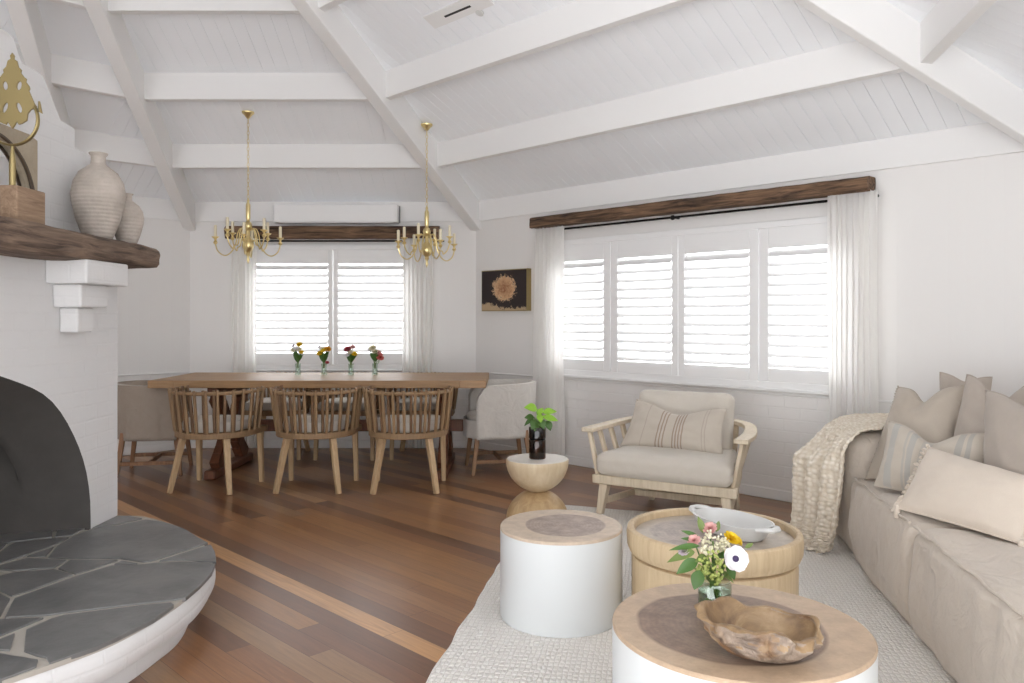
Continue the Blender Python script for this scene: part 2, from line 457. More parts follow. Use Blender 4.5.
def strip_trim(name, p0, p1, z0, z1, dep, off=0., a=0., b=0., bev=.004):
    X, L, an = frame2(p0, p1)
    o = MB().box(a-.0, -dep-off, z0, L-b, -off-.001, z1).build(name, M['white'], bevel=bev, smooth=False); o.matrix_world = X; return struct(o)
k = 1
for (p0, p1, nm) in ((AL, AB, 'back'), (AB, P3, 'window'), (W2, AL, 'left')):
    strip_trim('baseboard_'+nm, p0, p1, .001, .075, .014)
    strip_trim('trim_%d' % k, p0, p1, ZF, ZC+.01, .022); k += 1
strip_trim('trim_4', AL, AB, .752, .768, .012, 0, 0, 2.34+0)   # chair rail left of the window
strip_trim('trim_5', AL, AB, .752, .768, .012, 0, 2.32, 0)
strip_trim('trim_6', AB, P3, .752, .768, .012)
strip_trim('trim_7', W2, AL, .752, .768, .012)

# ceiling planes of grooved boards
def ceil_plane(name, p0, p1):
    a0 = Vector((p0.x, p0.y, ZC)); a1 = Vector((p1.x, p1.y, ZC)); ap = Vector((APEX.x, APEX.y, ZC+RISE))
    ex = (a1-a0).normalized(); L = (a1-a0).length; r = ap-a0; ax = r.dot(ex); up = r-ex*ax; hy = up.length; ey = up.normalized(); n = ex.cross(ey)
    if n.z < 0: n = -n
    b = MB(); W = .105; g = .0012
    def ym(x): return hy*min(x/ax if ax > 0 else 9, (L-x)/(L-ax) if L > ax else 9)
    def pt(x, y, z): return a0+ex*x+ey*y+n*z
    nb = int(L/W)+1
    for i in range(nb):
        x0, x1 = i*W+g, min((i+1)*W-g, L); 
        if x1-x0 < .01: continue
        x0c, x1c = max(x0, .002), min(x1, L-.002)
        xs = [x0c] + ([ax] if x0c < ax < x1c else []) + [x1c]
        low = [(x, -.02) for x in xs]; hi = [(x, max(ym(x), 0)) for x in reversed(xs)]
        poly = low+hi; m = len(poly)
        P = [pt(x, y, 0) for x, y in poly]+[pt(x, y, .006) for x, y in poly]
        b.add(P, [tuple(range(m)), tuple(range(m, 2*m))]+[(q, (q+1) % m, m+(q+1) % m, m+q) for q in range(m)])
    # backing deck
    P = [pt(-.2, -.15, .006), pt(L+.2, -.15, .006), pt(ax, hy, .006), pt(-.2, -.15, .06), pt(L+.2, -.15, .06), pt(ax, hy, .06)]
    b.add(P, [(0,1,2),(3,5,4),(0,3,4,1),(1,4,5,2),(2,5,3,0)])
    return struct(b.build(name, M['ceil'], smooth=False, flip=True))
ring = [P5, W3, W2, AL, AB, P3, P4]
for i in range(len(ring)):
    ceil_plane('ceiling', ring[i], ring[(i+1) % len(ring)])

# hip rafters
def lerp(p, f): return p+(APEX-p)*f
for p in (AL, AB, P3, W2, W3, P5, P4):
    d = (APEX-p).normalized(); s = p-d*.05
    ZB = 2.19 if p is P3 else 2.165
    a = Vector((s.x, s.y, ZB-.02)); c = Vector((APEX.x, APEX.y, ZB+RISE)); dd = (c-a).normalized(); sd = Vector((-d.y, d.x, 0))
    w = .036 if p is P3 else .056; hgt = .30
    P = []
    for q in (a, c):
        for (sx, hz) in ((-1, 0), (1, 0), (1, hgt), (-1, hgt)): P.append(q+sd*w*sx+Vector((0, 0, hz)))
    o = MB().add(P, [(0,1,2,3),(4,5,6,7),(0,1,5,4),(1,2,6,5),(2,3,7,6),(3,0,4,7)]).build('ceiling_beam', M['white'], bevel=.008, smooth=False); struct(o)
# purlins
for (p, q) in ((AL, AB), (AB, P3), (P3, P4), (W2, AL), (W3, W2)):
    for n in (1, 2, 3, 4):
        f = n*.81/5.08
        a = lerp(p, f); c = lerp(q, f); zb = ZF+RISE*f-.005
        d = (c-a).normalized(); nn = Vector((-d.y, d.x)); w = .035
        P = []
        for e in (a, c):
            for (sx, hz) in ((-1, 0), (1, 0), (1, .22), (-1, .22)): P.append(Vector((e.x+nn.x*w*sx, e.y+nn.y*w*sx, zb+hz)))
        o = MB().add(P, [(0,1,2,3),(4,5,6,7),(0,1,5,4),(1,2,6,5),(2,3,7,6),(3,0,4,7)]).build('ceiling_purlin', M['white'], bevel=.005, smooth=False); struct(o)

# windows with plantation shutters
def window(name, p0, p1, W, louv, lz0, lz1, fz0, fz1, ft0, ft1):
    X, L, an = frame2(p0, p1)
    b = MB()
    def fr(bb, x0, x1, z0, z1, w, y0, y1):
        bb.box(x0, y0, z0, x0+w, y1, z1); bb.box(x1-w, y0, z0, x1, y1, z1)
        bb.box(x0+w, y0, z0, x1-w, y1, z0+w); bb.box(x0+w, y0, z1-w, x1-w, y1, z1)
    fr(b, ft0, ft1, fz0, fz1, .045, -.03, .0)
    root = b.build(name, M['shutter'], bevel=.004, smooth=False); root.matrix_world = X; struct(root)
    s = MB(); fr(s, W['t0'], W['t1'], W['z0'], W['z1'], .05, .09, .13)
    n = len(louv)
    for i in range(1, n):
        xm = (louv[i-1][1]+louv[i][0])/2; s.box(xm-.025, .09, W['z0'], xm+.025, .13, W['z1'])
    s.build('sash', M['shutter'], root, bevel=.003, smooth=False)
    MB().box(W['t0']+.05, .105, W['z0']+.05, W['t1']-.05, .109, W['z1']-.05).build('glass_pane', M['glass'], root, smooth=False)
    MB().box(ft0-.02, -.05, fz0-.022, ft1+.02, 0, fz0).build('sill', M['shutter'], root, bevel=.004, smooth=False)
    edges = [ft0+.045]+[(louv[i-1][1]+louv[i][0])/2 for i in range(1, n)]+[ft1-.045]
    for i, (x0, x1) in enumerate(louv):
        q = MB(); e0, e1 = edges[i]+.003, edges[i+1]-.003
        y0, y1 = -.027, .003
        q.box(e0, y0, fz0+.047, x0, y1, fz1-.047); q.box(x1, y0, fz0+.047, e1, y1, fz1-.047)
        q.box(x0, y0, fz0+.047, x1, y1, lz0); q.box(x0, y0, lz1, x1, y1, fz1-.047)
        pn = q.build('shutter_panel', M['shutter'], root, bevel=.004, smooth=False)
        lv = MB(); N = 12; pitch = (lz1-lz0)/N
        for j in range(N):
            zc = lz0+(j+.5)*pitch
            Mx = T(0, -.012, zc) @ R(math.radians(42), 'X')
            sec = [(-.04, 0), (-.02, .005), (.0, .0065), (.02, .005), (.04, 0), (.02, -.005), (0, -.0065), (-.02, -.005)]
            P = [Mx @ Vector((x, a, c)) for x in (x0+.002, x1-.002) for a, c in sec]; m = 8
            lv.add(P, [tuple(range(m)), tuple(range(m, 2*m))]+[(k_, (k_+1) % m, m+(k_+1) % m, m+k_) for k_ in range(m)])
        lo = lv.build('louvers', M['shutter'], pn)
    return root
window('window_1', AL, AB, WA, [(.64, 1.385), (1.485, 2.18)], .95, 1.845, .79, 2.03, .51, 2.31)
window('window_2', AB, P3, WB, [(1.10, 1.635), (1.785, 2.32), (2.435, 2.985), (3.135, 3.695)], .94, 1.80, .80, 1.99, .97, 3.84)

# timber pelmets, rods, curtains
def rough_beam(L, y0, y1, z0, z1, seed, amp=.008, nseg=60):
    b = MB(); sec = []
    k_ = 5
    for i in range(k_): sec.append((y0, z0+(z1-z0)*i/k_))
    for i in range(k_): sec.append((y0+(y1-y0)*i/k_, z1))
    for i in range(k_): sec.append((y1, z1-(z1-z0)*i/k_))
    for i in range(k_): sec.append((y1-(y1-y0)*i/k_, z0))
    n = len(sec); P = []; cy, cz = (y0+y1)/2, (z0+z1)/2
    for i in range(nseg+1):
        x = L*i/nseg
        for (yy, zz) in sec:
            q = Vector((x*1.6+seed, yy*14, zz*14)); d = noise.noise(q)*amp + noise.noise(q*4)*amp*.5
            corner = max(0, (abs(yy-cy)/(abs(y1-y0)/2)+abs(zz-cz)/(abs(z1-z0)/2))-1.55)
            s_ = 1-corner*.28
            e = 0
            if i in (0, nseg): e = (noise.noise(q*5))*.008
            nyy = cy+(yy-cy)*s_+math.copysign(d, yy-cy); nzz = cz+(zz-cz)*s_+math.copysign(d, zz-cz)
            if yy == y1 and y1 > y0: nyy = min(nyy, y1)
            P.append((x+e, nyy, nzz))
    fs = [(i*n+j, i*n+(j+1) % n, (i+1)*n+(j+1) % n, (i+1)*n+j) for i in range(nseg) for j in range(n)]
    fs += [tuple(range(n)), tuple(nseg*n+j for j in range(n))]
    return b.add(P, fs)
XA, LA, _ = frame2(AL, AB); XB, LB, _ = frame2(AB, P3)
o = rough_beam(2.10, -.15, -.027, 2.085, 2.205, 1.3, .006).build('timber_pelmet', M['oldbeam']); o.matrix_world = XA @ T(.40, 0, 0)
tag(o, 'dark rustic timber beam above the dining window', 'beam')
o = rough_beam(2.98, -.165, -.027, 2.115, 2.21, 9.1, .008, 90).build('timber_pelmet', M['oldbeam']); o.matrix_world = XB @ T(.90, 0, 0)
tag(o, 'long rustic brown timber beam above the four-panel shutter window', 'beam')
def rod(X, x0, x1, z, lab, brk):
    r = bpy.data.objects.new('curtain_rod', None); COL.objects.link(r); r.matrix_world = X @ T(x0, -.085, z); tag(r, lab, 'curtain rod')
    MB().tube([(0,0,0), (x1-x0,0,0)], .009, 10).build('pole', M['black'], r)
    for bx in brk:
        q = MB().tube([(bx-x0, 0, -.0), (bx-x0, .084, 0)], .008, 8); q.sphere((bx-x0, -.004, -.002), .02)
        q.build('bracket', M['black'], r)
rod(XA, .52, 2.55, 2.062, 'black curtain rod under the dining window beam', (.62, 2.47))
rod(XB, .92, 3.92, 2.085, 'long black curtain rod under the beam over the four-panel window', (.96, 2.37, 3.86))
def curtain(X, x0, x1, z0, z1, folds, seed, lab, yo=-.118, flare=.0):
    b = MB()
    def fn(u, v):
        z = z0+(z1-z0)*v; x = x0+(x1-x0)*(u+(u-.5)*flare*(1-v))+.008*noise.noise(Vector((u*9, v*2, seed)))
        ph = u*folds*2*PI+1.2*noise.noise(Vector((u*4, v*1.5, seed+3)))
        amp = .012+.008*(1-v)+(.004*math.sin(u*17+seed))
        if v > .96: amp *= .55
        y = yo+amp*math.sin(ph+.5*math.sin(v*3+seed+u*5))+.01*noise.noise(Vector((u*5, v*2, seed)))
        return Vector((x+.006*math.sin(ph*2), y, z+(.012*abs(math.sin(ph)) if v == 1 else 0)))
    b.grid(fn, folds*10, 30)
    o = b.build('curtain', M['curtain'], flip=False); o.matrix_world = X
    return tag(o, lab, 'curtain', None)
curtain(XA, .46, .70, .02, 2.085, 6, 1., 'sheer white curtain on the left of the dining window')
curtain(XA, 2.14, 2.44, .02, 2.085, 7, 2., 'sheer white curtain on the right of the dining window')
curtain(XB, .915, 1.27, .02, 2.10, 8, 3., 'sheer white curtain left of the four-panel window, beside the flower print')
curtain(XB, 3.61, 3.93, .02, 2.112, 9, 4., 'white curtain right of the four-panel window, behind the sofa end')

# air conditioner
o = bpy.data.objects.new('air_conditioner', None); COL.objects.link(o); o.matrix_world = XA @ T(.88, 0, 2.235); tag(o, 'white wall air conditioner above the dining window beam', 'air conditioner')
MB().box(0, -.17, 0, 1.22, -.024, .185).build('casing', M['acplastic'], o, bevel=.018, seg=3)
MB().box(.02, -.174, .03, 1.2, -.1705, .17).build('front_panel', M['acplastic'], o, bevel=.0, smooth=False)
MB().box(.05, -.165, -.004, 1.17, -.06, -.0005).build('air_flap', M['acplastic'], o, smooth=False)
MB().box(-.006, -.05, .01, -.001, -.03, .178).build('side_vent', M['dark'], o, smooth=False)
MB().box(1.221, -.05, .01, 1.226, -.03, .178).build('side_vent', M['dark'], o, smooth=False)

# flower print
pr = bpy.data.objects.new('wall_print', None); COL.objects.link(pr); pr.matrix_world = XB @ T(.145, -.058, 1.367); tag(pr, 'small dark canvas print of a dried flower with gold edges', 'picture')
MB().box(0, 0, 0, .62, .057, .394).build('gold_edge', M['gold'], pr, bevel=.002)
MB().box(.008, -.004, .008, .612, -.0005, .386).build('print', art_mat(), pr, smooth=False)

# ceiling vent
vd = (Vector((P3.x, P3.y, 0))-Vector((AB.x, AB.y, 0))).normalized()
def onB(u, v):
    a = (u-U0)/F; c = (V0-v)/F; s2 = 2**-.5; kk = RISE/5.06
    Y = (ZC-H+kk*7.54*s2)/(c+kk*s2*(a+1)); return Vector((a*Y, Y, H+c*Y))
ey = (Vector((APEX.x, APEX.y, ZC+RISE))-Vector((.36+.675, 6.5, ZC))); 
nB = vd.cross(Vector((-s if False else 0, 0, 1))).normalized()
pv = onB(458, 10)
slope = math.atan(RISE/5.06)
def matB(p, drop=0.):
    x = vd; upd = Vector((-2**-.5*math.cos(slope), -2**-.5*math.cos(slope), math.sin(slope))); n = x.cross(upd).normalized()
    if n.z > 0: n = -n
    m = Matrix((x, upd, n)).transposed().to_4x4(); m.translation = p+n*drop; return m
o = MB().box(-.3, -.06, -.005, .3, .06, .012).build('ceiling_vent', M['white'], bevel=.003, smooth=False); o.matrix_world = matB(pv); tag(o, 'white slot air vent in the sloped ceiling', 'vent')
q = MB().box(-.13, -.008, .0125, .13, .008, .014).build('slot', M['dark'], o, smooth=False)
o = MB().lathe([(0, .0), (.028, .0), (.028, .012), (.012, .02), (0, .02)], 20).build('smoke_sensor', M['porcelain']); o.matrix_world = matB(onB(480, 12)); tag(o, 'small round white sensor beside the ceiling vent', 'sensor')

# ------------------------------------------------------------------ fireplace
XF = -2.165; XU = -2.27
fp = thing('fireplace', 'white painted brick fireplace with dark arched opening', 'fireplace', (0, 0, 0))
fy0, fy1 = 1.8, 4.335; cy = 3.13; aw = .93; az = .28; ab = .80
arch = [(cy-aw, .2)]
for i in range(0, 33):
    a = PI*i/32; arch.append((cy-aw*math.cos(a), az+ab*math.sin(a)*(1+.012*math.sin(a*9))))
arch.append((cy+aw, .2))
b = MB(); XBk = -3.0; n = len(arch)
# front face: fan strips between arch and outer rectangle
outer = []
for (y, z) in arch:
    outer.append((y, 1.6))
P = [(XF, y, z) for y, z in arch]+[(XF, y, 1.57) for y, z in arch]
b.add(P, [(i, i+1, n+i+1, n+i) for i in range(n-1)])
b.box(XBk, fy0, 0, XF, cy-aw, 1.57); b.box(XBk, cy+aw, 0, XF, fy1, 1.57)
b.box(XBk, fy0, 1.5701, XU-.0, fy1, 1.66)
b.build('chimney_base', M['brick'], fp, smooth=False)
# firebox loft
def sc_arch(k_, dz, x):
    r_ = []
    for y, z in arch:
        top = min(1, max(0, (z-.45)/.4)); kk = 1-(XF-x)*.36; q = kk*(1-top)+k_*top
        r_.append((x, cy+(y-cy)*q, .2+(z-.2)*q+dz))
    return r_
rings = [sc_arch(1, 0, XF), sc_arch(.985, 0, XF-.04), sc_arch(.93, 0, XF-.17), sc_arch(.88, 0, XF-.24), sc_arch(.865, 0, XF-.26), sc_arch(.87, 0, XF-.28), sc_arch(.96, 0, XF-.30), sc_arch(.95, 0, XF-.42), sc_arch(.85, 0, XF-.62)]
P = []; 
for r in rings: P += r
fs = [(j*n+i, j*n+i+1, (j+1)*n+i+1, (j+1)*n+i) for j in range(len(rings)-1) for i in range(n-1)]
b = MB().add(P, fs); last = (len(rings)-1)*n; b.f.append([last+i for i in range(n)])
fb = b.build('firebox', M['soot'], fp)
# chimney breast above the mantel, stepped and tapering
XU = -2.27
poly = [(1.9, 1.66), (4.34, 1.66), (4.35, 2.17), (4.11, 2.19), (4.11, 2.29), (3.98, 2.30), (3.83, 2.48), (3.66, 2.49), (3.60, 2.585), (3.45, 2.60), (3.2, 2.72), (3.0, 3.3), (2.9, 4.2), (1.9, 4.2)]
m = len(poly); P = [(XU, y, z) for y, z in poly]+[(XBk, y, z) for y, z in poly]
MB().add(P, [tuple(range(m)), tuple(range(m, 2*m))]+[(i, (i+1) % m, m+(i+1) % m, m+i) for i in range(m)]).build('chimney_breast', M['brick'], fp, smooth=False, bevel=.012)
# corbels
for (yy) in (3.66, 2.2):
    c = MB()
    c.box(XF, yy, 1.46, XF+.195, yy+.40, 1.575).box(XF, yy+.06, 1.35, XF+.135, yy+.31, 1.46).box(XF, yy+.115, 1.23, XF+.09, yy+.26, 1.35)
    c.build('corbel', M['brick'], fp, smooth=False, bevel=.01)
# hearth
hp = [(1.24, -2.165), (1.22, -2.02), (1.1, -1.84), (.96, -1.68), (.85, -1.59), (.75, -1.52), (.66, -1.455), (.55, -1.385), (.45, -1.335), (.3, -1.295), (.15, -1.27), (0, -1.262)]
side = [(x, 3.1+d) for d, x in hp]+[(x, 3.1-d) for d, x in reversed(hp[:-1])]
def infl(pts, k_):
    out = []
    for (x, y) in pts: 
        v = Vector((x-XF, (y-3.1)*.9)); l = v.length or 1; out.append((x+v.x/l*k_*(1 if x > XF+.01 else 0), y+v.y/l*k_))
    return out
hearth = thing('hearth', 'raised rounded hearth with grey slate flagstones on white brick', 'hearth', (0, 0, 0))
def dense(pts, k_=6):
    out = []
    m = len(pts)
    for i in range(m-1):
        p0 = Vector(pts[max(i-1, 0)]); p1 = Vector(pts[i]); p2 = Vector(pts[i+1]); p3 = Vector(pts[min(i+2, m-1)])
        for j in range(k_):
            t = j/k_; out.append(tuple(.5*((2*p1)+(-p0+p2)*t+(2*p0-5*p1+4*p2-p3)*t*t+(-p0+3*p1-3*p2+p3)*t**3)))
    out.append(pts[-1]); return out
ds = dense(side)
def course(pts, z0, z1, wob, sd):
    b = MB(); n = len(pts); nz = 5; P = []
    for j in range(nz+1):
        z = z0+(z1-z0)*j/nz
        for (x, y) in pts:
            w = noise.noise(Vector((x*4+sd, y*4, z*10)))*wob
            bul = -.012*(abs(j/nz-.5)*2)**3
            v = Vector((x+1.8, (y-3.1))).normalized()
            P.append((x+v.x*(w+bul), y+v.y*(w+bul), z))
    fs = [(j*n+i, j*n+i+1, (j+1)*n+i+1, (j+1)*n+i) for j in range(nz) for i in range(n-1)]
    fs.append(tuple(nz*n+i for i in range(n))); fs.append(tuple(range(n)))
    fs += [(j*n+n-1, j*n, (j+1)*n, (j+1)*n+n-1) for j in range(nz)]
    return b.add(P, fs)
course(infl(ds, -.07), 0, .1, .014, 3.).build('lower_course', M['brick'], hearth)
course(infl(ds, .004), .1, .2, .008, 8.).build('upper_course', M['brick'], hearth)
g_ = MB().prism(list(reversed(infl(ds, -.006))), .2, .2165); g_.build('grout_bed', M['grout'], hearth, smooth=False)
MB().box(XF-.6, cy-aw+.02, .12, XF-.001, cy+aw-.02, .2165).build('firebox_floor', M['grout'], hearth, smooth=False)
stones = [
 [(-40,537.5),(0,534.5),(52.7,528.7),(51.8,536.6),(15,541),(8,543),(-40,537.8)],
 [(57.5,528.6),(86,527.3),(71.5,534.8),(55,536.4)],
 [(15.2,542.3),(53.3,538),(69,537),(56,544),(23,555.3),(0,563),(-30,573),(-30,561),(1,551),(9,545)],
 [(-40,540),(0,541.3),(6,544),(-1,550),(-40,563)],
 [(54,546.4),(45.6,555.9),(26.5,555.8)],
 [(90,529.4),(100,527.8),(120,524.8),(146,519.2),(165,522),(185,528.5),(198,537),(208,542.3),(151.6,560.4),(143.4,561.2),(121,557.8),(69,557.8),(48,557),(57.2,545.6),(73,536.2)],
 [(92,527.6),(116.6,515.6),(128,515.6),(142,518),(120,523.3),(100,526.6)],
 [(210.5,544),(215,551),(216,561.5),(200,560.6),(185.5,559.3),(159,560.4)],
 [(122,560.2),(138,563),(114,563.8)],
 [(70,559.6),(118,559.6),(76,573.4),(58,568)],
 [(27,557.6),(67,559.6),(54,567),(13,570),(-2,568.4),(-9,567.6),(0,565.2)],
 [(14,571.8),(55,568.9),(73,574),(32,589),(12,595.3),(1,590.4),(-30,584),(-30,579),(1,575.3)],
 [(111.7,565.2),(143.4,564),(156,562.4),(185.5,561.2),(200,561.9),(215.5,563.3),(212,572),(200,585),(186,597),(174,599.2),(140,602.8),(63,612),(48,614.2),(4.5,616.8),(14.3,598),(34,591),(76,575.8)],
 [(-40,586),(0,593),(10,598),(.5,615),(-40,617)],
 [(-40,620),(44,617),(0,635),(-40,652)],
 [(64,614.5),(140,604.9),(171,602),(174,604),(154,618.3),(118,636.4),(95.7,646.4),(50,662.5),(46,656.5),(36,654.5),(24,650),(26,629),(50,618.5)],
 [(-40,655),(15,632.6),(10,649.5),(0,649),(-40,661)],
 [(-40,665),(0,652.3),(13,655),(38,658.8),(36,665.8),(0,679.5),(-40,692)]]
for s_ in stones:
    pts = [onz(u, v, .2235) for u, v in s_]
    P2 = [(p.x, p.y) for p in pts]; ar = sum(P2[i][0]*P2[(i+1) % len(P2)][1]-P2[(i+1) % len(P2)][0]*P2[i][1] for i in range(len(P2)))
    if ar < 0: P2.reverse()
    o = MB().prism(P2, .206, .2235).build('flagstone', M['slate'], hearth, smooth=False, bevel=.003, seg=2)
for P2 in ([(-2.7,2.25),(-1.62,2.25),(-1.78,2.06),(-2.13,1.96),(-2.7,2.1)], [(-2.7,3.05),(-2.45,3.0),(-2.3,2.6),(-2.7,2.55)], [(-2.7,2.5),(-2.2,2.55),(-1.75,2.36),(-1.62,2.28),(-2.7,2.3)]):
    P2 = list(P2); ar = sum(P2[i][0]*P2[(i+1) % len(P2)][1]-P2[(i+1) % len(P2)][0]*P2[i][1] for i in range(len(P2)))
    if ar < 0: P2.reverse()
    MB().prism(P2, .206, .2235).build('flagstone', M['slate'], hearth, smooth=False, bevel=.003)

# mantel beam
o = rough_beam(2.55, -.29, .0, 0, .112, 4.4, .010, 110)
for i, p in enumerate(o.v):
    x, y, z = p
    t = min(max(x/2.55, 0.), 1.); zz = z*(1+.30*(1-t)**.7)+.005*math.sin(x*3.1)
    o.v[i] = (-y, x, zz)
o = o.build('mantel_beam', M['mantelw']); o.location = (-2.245, 1.83, 1.572)
tag(o, 'thick weathered timber mantel shelf over the white brick fireplace', 'mantel')
ZM = 1.692
# mantel objects
VB = [(0, 0), (.062, 0), (.066, .006), (.085, .05), (.112, .13), (.131, .22), (.134, .27), (.124, .33), (.095, .385), (.058, .415), (.04, .43), (.036, .445), (.037, .475), (.046, .487), (.047, .495), (.036, .495), (.030, .48), (.028, .44), (.05, .41), (.08, .37), (0, .36)]
def clay_vase(loc, s, lab):
    o = MB().lathe([(r*s, z*s*.965) for r, z in VB], 40, wob=lambda a, i: 1+.012*math.sin(a*3+i)).build('clay_vase', M['clay']); o.location = loc; return tag(o, lab, 'vase')
clay_vase((-2.105, 4.02, ZM-.002), .94, 'tall ribbed grey clay vase on the mantel')
clay_vase((-2.075, 4.265, ZM-.008), .60, 'small grey clay vase behind the tall one at the mantel end')
o = MB().box(-.17, -.10, 0, .10, .095, .145).build('wood_block', wood('block_wood', '6f5643', 'a58c74', 1.2, .8, 'y', .4), bevel=.006); o.location = (-2.095, 3.285, ZM)
tag(o, 'square rustic wood block on the mantel under the gold ornament', 'block')
# gold ornament
orn = thing('gold_ornament', 'gold openwork cross ornament on a stem, on the wood block', 'ornament', (-2.055, 3.25, ZM+.145), 0)
ow = .0041
def OP(u, v): return ((u-10.5)*ow, (V0-v)*ow+H-(ZM+.145))
half = [(10.5,52),(12.5,55),(12,58),(15,60),(16.5,66),(19.5,69),(19,72),(22,76),(24.5,78),(24,81),(27,85),(28,88),(27,90),(30,97),(32.5,103),(35,106),(32,108),(29,109),(26,113),(25,120),(20,123),(17,124),(15,121),(12,126),(10.5,128)]
outl = [OP(u, v) for u, v in half]+[(-x, z) for x, z in reversed([OP(u, v) for u, v in half][1:-1])]
bm = bmesh.new()
holes = [(17.5, 85, 2.6, 4.6, .2), (17.5, 107, 2.4, 5.5, -.35)]
def ell(u, v, a, c, rot): 
    o_ = []
    for i in range(12):
        t = 2*PI*i/12; x = a*math.cos(t); y = c*math.sin(t); o_.append(OP(u+x*math.cos(rot)-y*math.sin(rot), v+x*math.sin(rot)+y*math.cos(rot)))
    return o_
loops = [outl]
for h_ in holes:
    e = ell(*h_); loops.append(e); loops.append([(-x, z) for x, z in e])
es = []
for lp in loops:
    vs = [bm.verts.new((x, -.003, z)) for x, z in lp]
    for i in range(len(vs)): es.append(bm.edges.new((vs[i], vs[(i+1) % len(vs)])))
bmesh.ops.triangle_fill(bm, edges=es, use_beauty=True)
r_ = bmesh.ops.extrude_face_region(bm, geom=list(bm.faces))
for v_ in [q for q in r_['geom'] if isinstance(q, bmesh.types.BMVert)]: v_.co.y += .008
bmesh.ops.recalc_face_normals(bm, faces=bm.faces)
me = bpy.data.meshes.new('openwork_cross'); bm.to_mesh(me); bm.free(); me.materials.append(M['gold'])
o = bpy.data.objects.new('openwork_cross', me); COL.objects.link(o); o.parent = orn
rc = OP(10.5, 119)
pts = [(rc[0]+.105*math.sin(t), 0, rc[1]-.105*math.cos(t)) for t in [(-2.1+4.2*i/24) for i in range(25)]]
MB().tube(pts, .011, 8, flat=.5).build('ring', M['gold'], orn)
for sx in (-1, 1):
    MB().tube([(sx*.092, 0, rc[1]+.05), (sx*.115, 0, rc[1]+.03), (sx*.11, 0, rc[1]+.075)], [.008, .01, .004], 6).build('finial', M['gold'], orn)
MB().tube([(0,0,0), (0,0,rc[1]-.18), (0,0,rc[1]-.11)], [.013, .013, .006], 10).build('stem', M['gold'], orn)
# arched mirror leaning on breast
mi = thing('arched_mirror', 'mirror with arched opening in a carved antique frame on the mantel', 'mirror', (XU+.008, 3.37, ZM-.004), 0)
oy, oh = .34, .46
ar = [(-.31, .03)]+[(-.31*math.cos(PI*i/24), .13+.285*math.sin(PI*i/24)) for i in range(25)]+[(.31, .03)]
oo = []
for (y, z) in ar:
    if abs(y) > .305 and z < .14: oo.append((math.copysign(oy, y), z if z > .05 else 0.0))
    else:
        k_ = min(oy/max(abs(y), 1e-6), (oh-.13)/max(z-.13, 1e-6)); oo.append((y*k_, .13+(z-.13)*k_))
oo[0] = (-oy, 0); oo[-1] = (oy, 0)
n = len(ar); P = [(.034, y, z) for y, z in ar]+[(.034, y, z) for y, z in oo]+[(0, y, z) for y, z in ar]+[(0, y, z) for y, z in oo]
fs = []
for i in range(n-1): fs += [(i, i+1, n+i+1, n+i), (2*n+i, 2*n+i+1, 3*n+i+1, 3*n+i), (i, i+1, 2*n+i+1, 2*n+i), (n+i, n+i+1, 3*n+i+1, 3*n+i)]
MB().add(P, fs).box(0, -oy, 0, .034, oy, .03).build('frame', simple('carved_frame', 'bcae98', .6, .2, .5, 1., 60.), mi, smooth=False)
MB().tube([(.036, y, z) for y, z in ar], .009, 6).build('inner_bead', simple('dark_bead', '4a3c2e', .5), mi)
P = [(.008, y, z) for y, z in ar]; MB().add(P, [tuple(range(n))]).build('mirror_glass', M['mirror'], mi, smooth=False)

# ------------------------------------------------------------------ dining table
tb = thing('dining_table', 'long oak trestle dining table with flower vases on top', 'table', (-1.56, 6.78, 0))
b = MB(); nb = 5
for i in range(nb):
    y0 = -.475+i*.95/nb; b.box(-1.14, y0+.0008, .74, 1.14, y0+.95/nb-.0008, .80)
b.build('tabletop', M['tabletop'], tb, bevel=.003, smooth=False)
for sx in (-1, 1): MB().box(sx*1.245-.1045, -.475, .74, sx*1.245+.1045, .475, .80).build('breadboard_end', M['tabletop'], tb, bevel=.003, smooth=False)
for sx in (-.86, .99):
    MB().box(sx-.045, -.40, .665, sx+.045, .40, .74).build('cleat', M['trestle'], tb, bevel=.01)
    q = MB().box(sx-.05, -.46, .0, sx+.05, .46, .075).build('foot', M['trestle'], tb, bevel=.015)
    for sy in (-1, 1):
        pts = [(sx, sy*(.10+.23*abs(1-2*t)**1.6), .07+t*.60) for t in [i/10 for i in range(11)]]
        l = MB()
        for i in range(10):
            wd = .10+.05*abs(1-2*(i+.5)/10)
            l.bar(pts[i], Vector(pts[i+1])+(Vector(pts[i+1])-Vector(pts[i]))*.12, .075, wd, up=(0, 1, 0))
        l.build('curved_leg', M['trestle'], tb, bevel=.006)
MB().box(-1.0, -.025, .33, 1.14, .025, .43).build('stretcher', M['trestle'], tb, bevel=.006)

